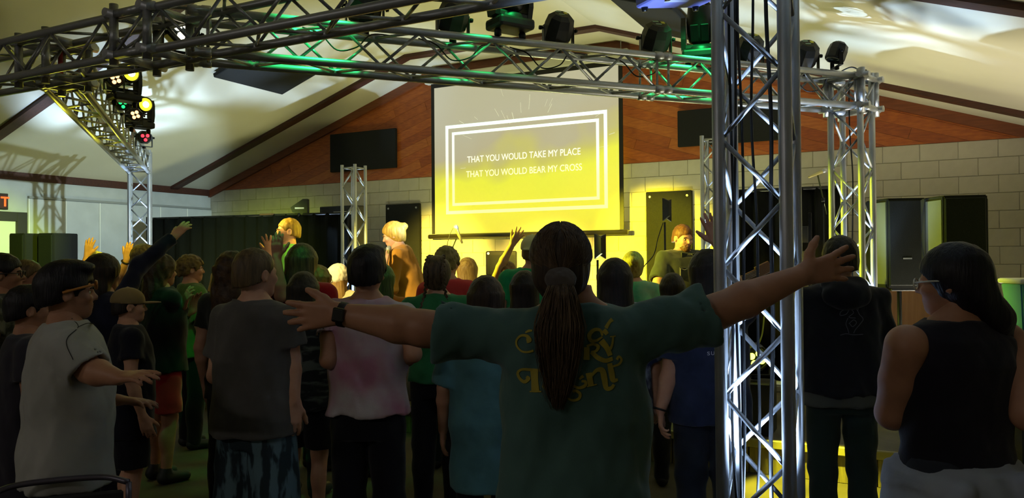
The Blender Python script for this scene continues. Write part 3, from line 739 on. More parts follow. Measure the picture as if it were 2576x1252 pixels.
cable('thin cable looping over the boom microphone', [at(1163, 612, 8.0), at(1150, 575, 8.0), at(1143, 570, 8.02), at(1130, 595, 8.03), at(1120, 640, 8.05)], .004)
b_ = at(2072, 560, 7.9); tp = at(2045, 442, 7.9)
mic_stand((b_.x, b_.y, SH), at(2057, 440, 7.9), 1.9, 'tall microphone stand rising behind the right truss tower'); microphone(at(2034, 446, 7.9), at(2068, 432, 7.9) - at(2034, 446, 7.9), 'microphone tilted on the tall stand above the black drape')
def booth(px, py, d, label, base_px):
    p = at(px, py, d); root = empty('mic_shield', (p.x, p.y, SH)); root.rotation_euler = (0, 0, YAW + rad(76)); tag(root, label, 'mic shield', 'black microphone shields on stands')
    zc = p.z - SH
    link('stand', cyl_mesh('stand', .011, .011, zc - .12, 10), BLKM, root); link('base_disc', lathe_mesh('base_disc', [(0, .02), (.1, .018), (.13, .006), (.13, 0)], 20), BLKM, root)
    for a in (-1, 0, 1):
        o = prism('shield_panel', [(-.07, -.07), (.07, -.07), (.07, .07), (-.07, .11)] if a == 0 else [(-.05, -.06), (.05, -.11), (.05, .13), (-.05, .09)], .02, BLK, root)
        o.matrix_local = Matrix.Translation((a * .1, -.03 * abs(a), zc)) @ Matrix.Rotation(a * -rad(45), 4, 'Z')
    box('maker_plate', (-.03, -.006, zc + .03), (.03, -.001, zc + .05), WHITEP, root)
    return root
booth(1672, 530, 8.2, 'black microphone shield on a stand in front of the tall black panel', 1672)
booth(1503, 622, 7.4, 'black microphone shield just right of the ponytailed head', 1503)
cable('thin cable hanging from the microphone shield', [at(1668, 560, 8.2), at(1655, 600, 8.15), at(1645, 640, 8.1), at(1620, 670, 8.1), at(1605, 700, 8.1), at(1600, 790, 8.1)], .005)

# stage clutter behind the foreground tower
fp = small_par(1897, 885, 5.9, emis('yellow_led', '#f6ff4a', 7.0), 'yellow glowing par light low behind the foreground tower', 4, 1.1)
fp.location.z = at(1897, 900, 5.9).z - .13
tag(box('light_stool', (fp.location.x - .14, fp.location.y - .14, SH), (fp.location.x + .14, fp.location.y + .14, fp.location.z - .04), BLK, None, .01), 'black case under the yellow glowing par light', 'case')
rk = empty('equipment_rack', (-.98, 8.0, SH)); tag(rk, 'narrow equipment rack with cables and a yellow tag by the right tower', 'equipment rack')
for x in (-.09, .09): box('rack_post', (x - .015, -.015, 0), (x + .015, .015, 1.75), BLKM, rk, .003)
for i in range(5): box('rack_unit', (-.075, -.03, .5 + i * .24), (.075, .03, .66 + i * .24), BLK, rk, .004)
box('yellow_tag', (-.09, -.05, 1.6), (-.03, -.035, 1.68), STKY, rk); box('red_tag', (-.02, -.05, 1.05), (.02, -.035, 1.12), mat('red_tag', '#b5342c', .5), rk)
kb = empty('keyboard', (-1.15, 6.75, SH)); kb.rotation_euler = (0, 0, rad(-8)); tag(kb, 'pale keyboard on a low stand behind the foreground tower', 'keyboard')
box('keyboard_body', (-.55, -.12, .22), (.55, .12, .28), mat('pale_keyboard', '#b5b2a2', .4), kb, .012); box('keys', (-.5, -.115, .28), (.5, .0, .287), WHITEP, kb, .002)
for x in (-.42, .42): box('keyboard_leg', (x - .02, -.1, 0), (x + .02, .1, .22), BLKM, kb, .004)
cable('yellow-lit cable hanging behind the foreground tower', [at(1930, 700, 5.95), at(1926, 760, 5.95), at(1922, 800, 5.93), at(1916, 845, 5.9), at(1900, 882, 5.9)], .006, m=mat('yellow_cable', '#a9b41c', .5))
# storage bin on a black case at the right edge
cs = empty('equipment_case', col_at(2580, 5.0)); cs.rotation_euler = (0, 0, YAW); zt = at(2560, 832, 5.0).z; tag(cs, 'black road case at the right edge under the green bin', 'case')
box('case_body', (-.2, -.25, .0), (.28, .25, zt), BLK, cs, .008); box('case_edge', (-.207, -.257, zt - .03), (.287, .257, zt), ALU, cs, .003)
bn = empty('storage_bin', col_at(2582, 5.0) + Vector((0, 0, zt))); bn.rotation_euler = (0, 0, YAW); tag(bn, 'teal green plastic storage bin with a white lid at the right edge', 'storage bin')
bm = bmesh.new(); vv = [[bm.verts.new((sx * w2, sy * w2, z)) for sx, sy in ((-1, -1), (1, -1), (1, 1), (-1, 1))] for w2, z in ((.075, 0), (.105, .31))]
bm.faces.new(vv[0]); bm.faces.new(vv[1][::-1])
for i in range(4): bm.faces.new((vv[0][i], vv[0][(i + 1) % 4], vv[1][(i + 1) % 4], vv[1][i]))
bmesh.ops.bevel(bm, geom=list(bm.edges), offset=.01, segments=2, affect='EDGES')
link('bin_body', bm_mesh('bin_body', bm), mat('teal_plastic', '#4b8f99', .45), bn); box('bin_lid', (-.12, -.12, .305), (.12, .12, .34), WHITEP, bn, .015, 2)
# chair back at the lower left
chb = empty('stacking_chair', col_at(150, 2.75)); chb.rotation_euler = (0, 0, YAW + rad(200)); tag(chb, 'dark metal chair with a curved back rail at the lower left', 'chair')
zc = .8
tube('back_rail', [(.22, 0, zc - .02), (.12, -.03, zc), (-.12, -.03, zc), (-.22, 0, zc - .02)], .011, mat('chair_frame', '#5a5560', .4, .6), chb)
for x in (-.22, .22):
    tube('leg', [(x, 0, zc - .02), (x, .03, .45), (x, -.06, .0)], .011, MATS['chair_frame'], chb); tube('leg', [(x * .95, .08, .45), (x, .42, .44), (x, .45, 0)], .011, MATS['chair_frame'], chb)
box('seat', (-.21, .02, .43), (.21, .44, .47), BLK, chb, .015, 2); box('backrest', (-.2, -.03, .55), (.2, -.01, zc - .05), BLK, chb, .008)
# ceiling light behind the camera
for (x, y) in ((-2.5, -4.2), (-7.5, -4.2)):
    fx = empty('ceiling_light', (x, y, ceil_z(x) - .2)); tag(fx, 'long fluorescent ceiling light %s at the back of the hall' % ('on the right side' if x > -5 else 'on the left side'), 'ceiling light', 'ceiling lights at the back')
    box('lamp_housing', (-.6, -.1, 0.02), (.6, .1, .09), WHITEP, fx, .01); box('diffuser', (-.58, -.08, 0), (.58, .08, .02), emis('dim_tube', '#fff3e0', 2.5), fx)
    lamp('ceiling_light_glow', 'AREA', (x, y, ceil_z(x) - .22), (x, y + 1.2, 0), 38, (1.0, .93, .85), shape='RECTANGLE', size=1.2, size_y=.2)
# ================================================================== solid modelling of people (distance fields meshed by surface nets)
class Field:
    def __init__(s, lo, hi, vox):
        s.v = vox; s.lo = np.array(lo, np.float32); n = np.ceil((np.array(hi) - np.array(lo)) / vox).astype(int) + 1
        s.ax = [s.lo[i] + vox * np.arange(n[i], dtype=np.float32) for i in range(3)]
        s.f = np.full(n, 0.3, np.float32)
    def _sl(s, lo, hi):
        out = []
        for i in range(3):
            a = int(max(0, math.floor((lo[i] - s.lo[i]) / s.v))); b = int(min(len(s.ax[i]), math.ceil((hi[i] - s.lo[i]) / s.v) + 1))
            if b <= a: return None
            out.append(slice(a, b))
        return tuple(out)
    def _g(s, sl):
        return s.ax[0][sl[0]][:, None, None], s.ax[1][sl[1]][None, :, None], s.ax[2][sl[2]][None, None, :]
    def comb(s, fn, lo, hi, k, mode='add'):
        m = k + 3 * s.v
        sl = s._sl([lo[i] - m for i in range(3)], [hi[i] + m for i in range(3)])
        if sl is None: return
        X, Y, Z = s._g(sl); d = fn(X, Y, Z).astype(np.float32); c = s.f[sl]
        if mode == 'add':
            if k > 0: h = np.clip(.5 + .5 * (c - d) / k, 0, 1); s.f[sl] = c * (1 - h) + d * h - k * h * (1 - h)
            else: s.f[sl] = np.minimum(c, d)
        elif mode == 'sub':
            if k > 0: h = np.clip(.5 - .5 * (c + d) / k, 0, 1); s.f[sl] = c * (1 - h) - d * h + k * h * (1 - h)
            else: s.f[sl] = np.maximum(c, -d)
    def cone(s, a, b, ra, rb, k=.02, mode='add'):
        a = np.array(a, np.float32); b = np.array(b, np.float32); ba = b - a; l2 = float(ba @ ba) + 1e-9; r = max(ra, rb)
        def fn(X, Y, Z):
            h = np.clip(((X - a[0]) * ba[0] + (Y - a[1]) * ba[1] + (Z - a[2]) * ba[2]) / l2, 0, 1)
            return np.sqrt((X - a[0] - h * ba[0]) ** 2 + (Y - a[1] - h * ba[1]) ** 2 + (Z - a[2] - h * ba[2]) ** 2) - (ra + (rb - ra) * h)
        s.comb(fn, np.minimum(a, b) - r, np.maximum(a, b) + r, k, mode)
    def chain(s, pts, rs, k=.02, mode='add'):
        for i in range(len(pts) - 1): s.cone(pts[i], pts[i + 1], rs[i], rs[i + 1], k, mode)
    def ell(s, c, r, k=.02, mode='add', R=None):
        c = np.array(c, np.float32); r = np.array(r, np.float32)
        def fn(X, Y, Z):
            x, y, z = X - c[0], Y - c[1], Z - c[2]
            if R is not None: x, y, z = (R[0][0] * x + R[1][0] * y + R[2][0] * z, R[0][1] * x + R[1][1] * y + R[2][1] * z, R[0][2] * x + R[1][2] * y + R[2][2] * z)
            k0 = np.sqrt((x / r[0]) ** 2 + (y / r[1]) ** 2 + (z / r[2]) ** 2) + 1e-6; k1 = np.sqrt((x / r[0] ** 2) ** 2 + (y / r[1] ** 2) ** 2 + (z / r[2] ** 2) ** 2) + 1e-6
            return k0 * (k0 - 1) / k1
        m = float(max(r)) if R is not None else r
        s.comb(fn, c - m, c + m, k, mode)
    def loft(s, tab, k=.02, p=2.3, mode='add', tilt=0.0, zc=1.0):
        """tab rows: z, cx, cy, rx, ry"""
        T = np.array(tab, np.float32); T = T[np.argsort(T[:, 0])]; z0, z1 = T[0, 0], T[-1, 0]
        def fn(X, Y, Z):
            zz = Z.ravel(); cx, cy, rx, ry = [np.interp(zz, T[:, 0], T[:, i])[None, None, :] for i in (1, 2, 3, 4)]
            q = (np.abs((X - cx) / rx) ** p + np.abs((Y - cy) / ry) ** p) ** (1 / p)
            d = (q - 1) * (rx * .35 + ry * .65)
            return np.maximum(d, np.maximum(z0 - Z, Z - z1))
        m = float(T[:, 3:].max()) + float(np.abs(T[:, 1:3]).max())
        s.comb(fn, (-m, -m, z0), (m, m, z1), k, mode)
    def keep(s, n, p, both=False):
        """cut away everything on the +n side of the plane through p"""
        n = np.array(n, np.float32); X, Y, Z = s._g((slice(None),) * 3)
        s.f = np.maximum(s.f, (X - p[0]) * n[0] + (Y - p[1]) * n[1] + (Z - p[2]) * n[2])
    def wob(s, amp, fr, seed=0, zs=1.0):
        X, Y, Z = s._g((slice(None),) * 3); a = seed * 1.7
        w_ = np.sin(X * fr + 2.2 * np.sin(Z * fr * .6 * zs + a) + a) * np.sin(Z * fr * .8 * zs + 1.7 * np.sin(Y * fr + X * fr * .7 + a)) + .5 * np.sin(Y * fr * 1.6 + Z * fr * zs * 1.3 + 2 * np.sin(X * fr * 1.4 + a))
        s.f = s.f + (amp * w_).astype(np.float32)
    def mesh(s):
        f = s.f; f[0] = f[-1] = .05; f[:, 0] = f[:, -1] = .05; f[:, :, 0] = f[:, :, -1] = .05
        ins = f < 0; n = np.array(f.shape)
        c8 = [ins[a:n[0] - 1 + a, b:n[1] - 1 + b, c:n[2] - 1 + c] for a in (0, 1) for b in (0, 1) for c in (0, 1)]
        cnt = sum(x.astype(np.int8) for x in c8); act = (cnt > 0) & (cnt < 8)
        ii = np.argwhere(act)
        if len(ii) == 0: return np.zeros((0, 3), np.float32), np.zeros((0, 4), np.int32)
        idx = np.full(act.shape, -1, np.int32); idx[act] = np.arange(len(ii))
        acc = np.zeros((len(ii), 3), np.float32); w_ = np.zeros(len(ii), np.float32)
        off = [(a, b, c) for a in (0, 1) for b in (0, 1) for c in (0, 1)]
        val = {o: f[ii[:, 0] + o[0], ii[:, 1] + o[1], ii[:, 2] + o[2]] for o in off}
        for o in off:
            for ax in range(3):
                if o[ax]: continue
                o2 = list(o); o2[ax] = 1; o2 = tuple(o2); a, b = val[o], val[o2]; m = (a < 0) != (b < 0)
                t = np.where(m, a / np.where(m, a - b, 1), 0); q = np.array(o, np.float32)[None, :].repeat(len(ii), 0); q[:, ax] = t
                acc += q * m[:, None]; w_ += m
        V = (ii + acc / w_[:, None]) * s.v + s.lo
        Q = []
        for ax in range(3):
            sa = [slice(None)] * 3; sb = [slice(None)] * 3; sa[ax] = slice(0, -1); sb[ax] = slice(1, None)
            e0, e1 = ins[tuple(sa)], ins[tuple(sb)]; u, v_ = (ax + 1) % 3, (ax + 2) % 3
            for flip in (0, 1):
                E = np.argwhere((e0 & ~e1) if not flip else (~e0 & e1))
                E = E[(E[:, u] > 0) & (E[:, v_] > 0) & (E[:, u] < n[u] - 1) & (E[:, v_] < n[v_] - 1)]
                if len(E) == 0: continue
                def cell(du, dv): C = E.copy(); C[:, u] -= du; C[:, v_] -= dv; return idx[C[:, 0], C[:, 1], C[:, 2]]
                q = np.stack([cell(1, 1), cell(0, 1), cell(0, 0), cell(1, 0)], 1)
                Q.append(q[:, ::-1] if flip else q)
        return V.astype(np.float32), np.concatenate(Q).astype(np.int32)

def np_mesh(name, parts):
    """parts: list of (V, Q, Matrix or None) joined into one smooth mesh"""
    Vs, Qs, o = [], [], 0
    for V, Q, M in parts:
        if len(V) == 0: continue
        if M is not None: A_ = np.array(M, np.float32); V = V @ A_[:3, :3].T + A_[:3, 3]
        Vs.append(V); Qs.append(Q + o); o += len(V)
    V = np.concatenate(Vs); Q = np.concatenate(Qs)
    me = bpy.data.meshes.new(name); me.vertices.add(len(V)); me.vertices.foreach_set('co', V.ravel())
    me.loops.add(Q.size); me.loops.foreach_set('vertex_index', Q.ravel())
    me.polygons.add(len(Q)); me.polygons.foreach_set('loop_start', np.arange(0, Q.size, 4, dtype=np.int32))
    me.polygons.foreach_set('use_smooth', np.ones(len(Q), bool)); me.update(calc_edges=True); me.validate()
    return me

def skin(tone):
    t = {'fair': ('#c99a7f', '#bd8b70'), 'tan': ('#b07f62', '#a27257'), 'deep': ('#8a5c43', '#7d5139')}[tone]
    return mat('skin_' + tone, t[0], .5, 0, t[1], 14, spec=.35, bump=.05, bscale=160, dist=.002)
def cloth(c, c2=None, key=None, **kw):
    return mat('cloth_' + (key or (c + (c2 or ''))), c, .88, 0, c2 or c, kw.pop('nscale', 9), bump=.4, bscale=kw.pop('bscale', 13), dist=.01, spec=.2, sheen=.15, **kw)
def hairm(c, c2, curly=False):
    return mat('hair_' + c + c2 + str(curly), c, .5, 0, c2, 26 if curly else 16, (1, 1, 1) if curly else (5, 5, .5), bump=.55, bscale=70 if curly else 30, dist=.006, spec=.3)

def hand_field(F, W, h, n, side, s=1.0, spread=.18, curl=.25, thumb=.7, fat=1.0):
    """W wrist, h hand direction, n back-of-hand normal, side: +1/-1 where the thumb is along n x h"""
    W, h, n = Vector(W), Vector(h).normalized(), Vector(n); n = (n - h * n.dot(h)).normalized(); wv = n.cross(h).normalized() * side
    k = .010 * s
    offs = [(.030, .088, .072), (.0105, .092, .082), (-.009, .088, .075), (-.027, .080, .058)]       # index .. little
    for i, (o, pl_, fl_) in enumerate(offs):
        kn_ = W + h * pl_ * s + wv * o * s
        F.cone(W + wv * o * .55 * s, kn_, .0165 * s * fat, .0125 * s * fat, k)
        d = (h + wv * (spread * (1.5 - i) / 1.5)).normalized(); c1 = curl * (.6 + .25 * i)
        d1 = (d * math.cos(c1 * .4) - n * math.sin(c1 * .4)).normalized(); d2 = (d * math.cos(c1) - n * math.sin(c1)).normalized(); d3 = (d * math.cos(c1 * 1.6) - n * math.sin(c1 * 1.6)).normalized()
        p1 = kn_ + d1 * fl_ * .45 * s; p2 = p1 + d2 * fl_ * .32 * s; p3 = p2 + d3 * fl_ * .23 * s
        r = (.0098 if i < 3 else .0086) * s * fat
        F.chain([kn_, p1, p2, p3], [r * 1.15, r, r * .92, r * .8], .004 * s)
    t0 = W + h * .018 * s + wv * .018 * s; td = (h * (1 - .55 * thumb) + wv * (.35 + .6 * thumb) - n * .25).normalized()
    t1 = t0 + td * .042 * s; td2 = (td + h * .35).normalized(); t2 = t1 + td2 * .034 * s; t3 = t2 + (td2 + h * .15).normalized() * .026 * s
    F.chain([t0, t1, t2, t3], [.018 * s * fat, .0135 * s * fat, .0112 * s * fat, .009 * s * fat], .009 * s)

def head_parts(s, vox, beard=False, mouth=True):
    """head and upper neck around the pivot (0,0,0) = base of the skull, facing +Y; returns field mesh"""
    F = Field((-.13 * s, -.14 * s, -.16 * s), (.13 * s, .16 * s, .25 * s), vox)
    q = lambda *a: tuple(x * s for x in a)
    F.ell(q(0, -.008, .108), q(.074, .094, .088), 0); F.ell(q(0, .03, .055), q(.058, .064, .075), .03 * s)
    F.ell(q(0, .062, .0), q(.03, .028, .026), .03 * s)                       # chin
    F.cone(q(0, -.028, -.12), q(0, -.012, .03), .054 * s, .052 * s, .025 * s)     # neck
    F.ell(q(0, .078, .098), q(.05, .014, .012), .015 * s)                    # brow
    F.cone(q(0, .088, .092), q(0, .106, .062), .008 * s, .0125 * s, .012 * s)      # nose
    for sx in (-1, 1):
        F.ell(q(sx * .012, .096, .057), q(.008, .008, .007), .006 * s)
        F.ell(q(sx * .037, .072, .062), q(.02, .018, .018), .02 * s)         # cheek
        F.ell(q(sx * .031, .085, .084), q(.014, .01, .009), .01 * s, 'sub')    # eye socket
        F.ell(q(sx * .076, -.005, .078), q(.01, .02, .032), .006 * s)        # ear
        F.ell(q(sx * .083, .0, .08), q(.006, .011, .018), .004 * s, 'sub')
    F.ell(q(0, .087, .034), q(.023, .012, .007), .006 * s); F.ell(q(0, .085, .022), q(.02, .012, .007), .006 * s)
    return F.mesh()

def hair_field(s, vox, kind, seed=0):
    q = lambda *a: tuple(x * s for x in a)
    F = Field(q(-.2, -.26, -.52), q(.2, .18, .30), vox)
    if kind in ('short', 'curly', 'crop', 'swept', 'cap_under'):
        th = {'short': .016, 'curly': .024, 'crop': .008, 'swept': .020, 'cap_under': .007}[kind]
        F.ell(q(0, -.012, .115), q(.074 + th, .095 + th, .088 + th * .95), 0)
        F.ell(q(0, -.05, .06), q(.07 + th * .6, .06 + th * .5, .075), .02 * s)                        # nape
        if kind == 'swept': F.ell(q(.02, .03, .19), q(.06, .075, .03), .03 * s)
        F.ell(q(0, .09, .035), q(.105, .085, .095), .012 * s, 'sub')                               # face opening
        F.keep((0, .32, -1), q(0, -.09, .026))
        for sx in (-1, 1): F.ell(q(sx * .085, .005, .072), q(.025, .026, .034), .008 * s, 'sub')
        F.wob((.006 if kind == 'curly' else .0008 if kind == 'cap_under' else .0024) * s, (95 if kind == 'curly' else 120) / s, seed, .8 if kind == 'curly' else .35)
    elif kind in ('long', 'bob', 'pony', 'bun', 'braids', 'wavy', 'low_pony'):
        th = .016 if kind in ('pony', 'bun', 'braids', 'low_pony') else .024
        F.ell(q(0, -.012, .113), q(.076 + th, .096 + th, .09 + th), 0)
        if kind in ('long', 'bob', 'wavy'):
            zb = {'long': -.30, 'bob': -.06, 'wavy': -.24}[kind]
            F.loft([(x[0] * s, 0, x[1] * s, x[2] * s, x[3] * s) for x in [(.12, -.02, .1, .1), (.03, -.045, .1, .085), (-.06, -.065, .105, .068), (zb - .001, -.075, .098 if kind != 'bob' else .088, .05)]], .03 * s, 2.4)
        else:
            F.ell(q(0, -.045, .06), q(.076, .066, .085), .03 * s)
        F.ell(q(0, .1, .03), q(.088 if kind in ('long', 'wavy') else .1, .085, .1), .012 * s, 'sub')
        if kind in ('pony', 'bun', 'braids'): F.ell(q(0, .0, -.04), q(.12, .11, .045), .01 * s, 'sub')
        if kind == 'bun': F.ell(q(0, -.115, .13), q(.045, .045, .04), .012 * s)
        if kind == 'pony':
            F.chain([q(0, -.1, .07), q(0, -.15, .05), q(0, -.155, -.06), q(0, -.13, -.2)], [.028 * s, .034 * s, .036 * s, .012 * s], .02 * s)
        if kind == 'low_pony':
            F.chain([q(0, -.07, .03), q(.05, -.1, -.04), q(.1, -.08, -.12), q(.12, -.05, -.22), q(.11, -.02, -.34)], [.06 * s, .055 * s, .052 * s, .04 * s, .015 * s], .03 * s)
        F.wob((.005 if kind == 'wavy' else .0022) * s, (60 if kind == 'wavy' else 105) / s, seed, .5 if kind == 'wavy' else .12)
    return F.mesh()

def person(label, px, d, ytop, face=0.0, base=0.0, hair='short', hairc=('#1c1410', '#2a1e16'), tone='fair', shirt=None, sleeve=.5, hem=.80, loose=.0, pants='#15161c', leg='long',
           arms=None, tilt=0.0, turn=0.0, nod=0.0, vox=.010, build=1.0, cap=None, shirt_m=None, pants_m=None, lean=0.0, eyes=False, glasses=None, beard=None, tank=False, shoes='#1b1b1d', side_lean=0.0, yoff=0.0, hx=0.0, height=None, fold=1.0, hscale=1.0):
    """px, ytop: column and top of the head in the photograph; d: depth; face: 0 = back to the camera, 90 = facing right"""
    P = col_at(px, d); top = at(px, ytop, d).z - base
    Hh = height or top; s = Hh / 1.725
    rotz = YAW - rad(face)
    root_m = Matrix.Translation((P.x, P.y, base)) @ Matrix.Rotation(rotz, 4, 'Z')
    inv = root_m.inverted()
    q = lambda *a: tuple(x * s for x in a)
    B = build
    # ---------------- torso + legs
    body = Field(q(-.33, -.26, -.01), q(.33, .30, 1.53), vox)
    TT = [(.80, 0, -.005, .150 * B, .10 * B), (.92, 0, -.012, .168 * B, .118 * B), (1.06, 0, 0, .142 * B, .1 * B), (1.2, 0, .004, .152 * B, .108 * B), (1.32, 0, .0, .168 * B, .112 * B), (1.40, 0, -.006, .162 * B, .092 * B), (1.455, 0, -.012, .11 * B, .07), (1.49, 0, -.014, .062, .058)]
    def sc(T, g=0.0, g2=None): return [(z * s, cx * s, cy * s, (rx + g) * s, (ry + (g if g2 is None else g2)) * s) for z, cx, cy, rx, ry in T]
    body.loft(sc(TT), .02 * s)
    body.cone(q(0, -.02, 1.42), q(0, -.012, 1.53), .056 * s, .053 * s, .03 * s)
    hips = []
    for sx in (-1, 1):
        hp, kn_, an = (sx * .088, -.005, .86), (sx * .098, .012, .49), (sx * .1, -.02, .09)
        body.chain([q(*hp), q(*kn_), q(*an)], [.086 * B * s, .057 * B * s, .038 * s], .02 * s); body.ell(q(sx * .1, -.024, .33), q(.05 * B, .05 * B, .1), .02 * s)
        body.cone(q(sx * .1, -.035, .045), q(sx * .112, .13, .035), .04 * s, .03 * s, .02 * s)
    # ---------------- arms
    ml = Matrix.Translation(q(0, 0, .95)) @ Matrix.Rotation(rad(side_lean), 4, 'Y') @ Matrix.Rotation(rad(-lean), 4, 'X') @ Matrix.Translation(q(0, 0, -.95)); ml0 = ml.inverted()
    arm_v = .7 * vox if vox > .008 else vox * .75
    parts_arm, joints, fats = [], {}, {}
    for sx, key in ((-1, 'L'), (1, 'R')):
        spec = (arms or {}).get(key, 'down')
        sh_ = Vector(q(sx * .178 * B ** .5, -.008, 1.385))
        if spec == 'down': el, wr, ti, nn = Vector(q(sx * .235 * B ** .5, -.02, 1.11)), Vector(q(sx * .25 * B ** .5, .05, .86)), None, Vector((sx, -.2, 0))
        elif spec == 'front': el, wr, ti, nn = Vector(q(sx * .235 * B ** .5, -.01, 1.11)), Vector(q(sx * .12, .2, 1.1)), None, Vector((0, .3, 1))
        elif spec == 'clap': el, wr, ti, nn = Vector(q(sx * .22, .06, 1.14)), Vector(q(sx * .06, .26, 1.27)), Vector(q(sx * .015, .30, 1.44)), Vector((sx, .2, 0))
        else:
            pts_ = [inv @ (at(*p_) if len(p_) == 3 and not isinstance(p_, Vector) else Vector(p_)) for p_ in spec[:3]]
            if lean or side_lean: pts_ = [ml0 @ p_ for p_ in pts_]
            el, wr, ti = pts_; nn = inv.to_3x3() @ Vector(spec[3])
        opt = spec[4] if not isinstance(spec, str) and len(spec) > 4 else {}
        hd_ = (ti - wr).normalized() if ti is not None else (wr - el).normalized()
        joints[key] = (sh_, el, wr, hd_)
        allp = [sh_, el, wr, wr + hd_ * .2 * s]; lo_ = [min(p_[i] for p_ in allp) - .1 for i in range(3)]; hi_ = [max(p_[i] for p_ in allp) + .1 for i in range(3)]
        Fa = Field(lo_, hi_, arm_v)
        af = opt.get('fat', 1.0); fats[key] = af
        Fa.chain([sh_, sh_.lerp(el, .5), el], [.05 * s * B * af, .046 * s * B * af, .039 * s * B * af], .015 * s)
        Fa.chain([el, el.lerp(wr, .3), wr], [.04 * s * B * af, .041 * s * B * af, .0265 * s * af], .015 * s)
        hs = s * opt.get('hs', 1.0)
        ts = opt.get('thumb_side', None)
        nn = (nn - hd_ * nn.dot(hd_)).normalized()
        wv = nn.cross(hd_)
        if ts is None: ts = 1 if wv.dot(Vector(opt.get('thumb_to', (0, 1, .3)))) > 0 else -1
        else: ts = 1 if wv.dot(inv.to_3x3() @ Vector(ts)) > 0 else -1
        hand_field(Fa, wr, hd_, nn, ts, hs, opt.get('spread', .12), opt.get('curl', .45), opt.get('thumb', .5), opt.get('hfat', 1.0))
        parts_arm.append((*Fa.mesh(), None))
    # ---------------- head
    Mh = Matrix.Translation(q(hx, -.005, 1.505)) @ Matrix.Rotation(rad(-turn), 4, 'Z') @ Matrix.Rotation(rad(-nod), 4, 'X') @ Matrix.Rotation(rad(tilt), 4, 'Y') @ Matrix.Diagonal((hscale, hscale, hscale, 1))
    Vh, Qh = head_parts(s, min(vox, .0075))
    Vb, Qb = body.mesh()
    bend = lean != 0 or side_lean != 0
    def bendv(V):
        if not bend or len(V) == 0: return V
        w_ = np.clip((V[:, 2:3] / s - .85) / .25, 0, 1); A_ = np.array(ml, np.float32); return V * (1 - w_) + (V @ A_[:3, :3].T + A_[:3, 3]) * w_
    Vh = (Vh @ np.array(Mh, np.float32)[:3, :3].T + np.array(Mh, np.float32)[:3, 3]).astype(np.float32)
    me = np_mesh('person', [(bendv(Vb), Qb, None), (bendv(Vh), Qh, None)] + [((bendv(a) if bend else a), b, c) for a, b, c in parts_arm])
    root = link('person', me, skin(tone)); root.matrix_world = root_m; tag(root, label, 'person')
    # ---------------- shirt
    if shirt or shirt_m:
        sm = shirt_m or cloth(*([shirt] if isinstance(shirt, str) else shirt))
        zt = 1.47; g = .014 + loose
        T = [(hem, 0, -.008, .168 * B + loose * .8, .12 * B + loose * .8)] + [(z, cx, cy, rx + (loose * .8 if z < 1.15 else loose * .4), ry + (loose * .7 if z < 1.15 else loose * .3)) for z, cx, cy, rx, ry in TT if hem + .02 < z < 1.46] + [(zt, 0, -.012, .085, .066)]
        if loose > .01: T = [(z, cx, cy, max(rx, (.15 + loose) * B) if z < 1.25 else rx, max(ry, (.105 + loose * .8) * B) if z < 1.25 else ry) for z, cx, cy, rx, ry in T]
        jj = [joints[k][i] for k in 'LR' for i in (0, 1)] + ([joints[k][2] for k in 'LR'] if sleeve > 1 else [])
        lo_ = [min([-.3 * s] + [p_.x - .12 for p_ in jj]), min([-.26 * s] + [p_.y - .12 for p_ in jj]), min([hem * s - .03] + [p_.z - .1 for p_ in jj])]
        hi_ = [max([.3 * s] + [p_.x + .12 for p_ in jj]), max([.26 * s] + [p_.y + .12 for p_ in jj]), max([1.5 * s] + [p_.z + .1 for p_ in jj])]
        Fs = Field(lo_, hi_, vox)
        Fs.loft(sc(T, .012), .0)
        if not tank:
            for k_ in 'LR':
                sh_, el, wr, hd_ = joints[k_]
                sx = -1 if k_ == 'L' else 1
                F2 = Field(lo_, hi_, vox); F3 = Field(lo_, hi_, vox)
                fat_ = max(.062 + loose * .35, .047 * fats[k_] + .024) * s * B
                F3.cone(Vector(q(sx * .1 * B, -.01, 1.40)), sh_, .062 * s * B, .064 * s * B, .02 * s)
                if sleeve <= 1: e_ = sh_.lerp(el, sleeve * 1.05); F2.cone(sh_, e_, .064 * s * B, fat_, .02 * s); dd = (e_ - sh_).normalized(); r_e = fat_
                else:
                    e_ = el.lerp(wr, sleeve - 1); F3.cone(sh_, el, .064 * s * B, .055 * s * B, .02 * s); r_e = .046 * s * B; F2.cone(el, e_, .055 * s * B, r_e, .02 * s); dd = (e_ - el).normalized()
                # trim at the cuff and hollow it out
                cp = e_
                X, Y, Z = F2._g((slice(None),) * 3)
                pl_ = (X - cp.x) * dd.x + (Y - cp.y) * dd.y + (Z - cp.z) * dd.z
                F2.f = np.maximum(F2.f, pl_)
                rr = min(r_e - .017, .047 * fats[k_] * B * s + .006) if sleeve <= 1 else r_e - .014
                F2.cone(cp - dd * .012, cp + dd * .1, rr, rr, 0, 'sub')
                for G_ in (F3, F2):
                    h_ = np.clip(.5 + .5 * (Fs.f - G_.f) / (.03 * s), 0, 1); Fs.f = Fs.f * (1 - h_) + G_.f * h_ - .03 * s * h_ * (1 - h_)
        else:
            for sx in (-1, 1):
                Fs.ell(q(sx * .205 * B, 0, 1.40), q(.075, .16, .12), .01 * s, 'sub')
            Fs.ell(q(0, .03, 1.5), q(.085, .1, .07), .01 * s, 'sub')
        if fold: Fs.wob(.0035 * s * fold * (1 + loose * 12), 17 / s, seed=px * .01, zs=.8); Fs.wob(.0016 * s * fold, 42 / s, seed=px * .02, zs=.7)
        Vs, Qs = Fs.mesh()
        link('shirt', np_mesh('shirt', [(bendv(Vs), Qs, None)]), sm, root)
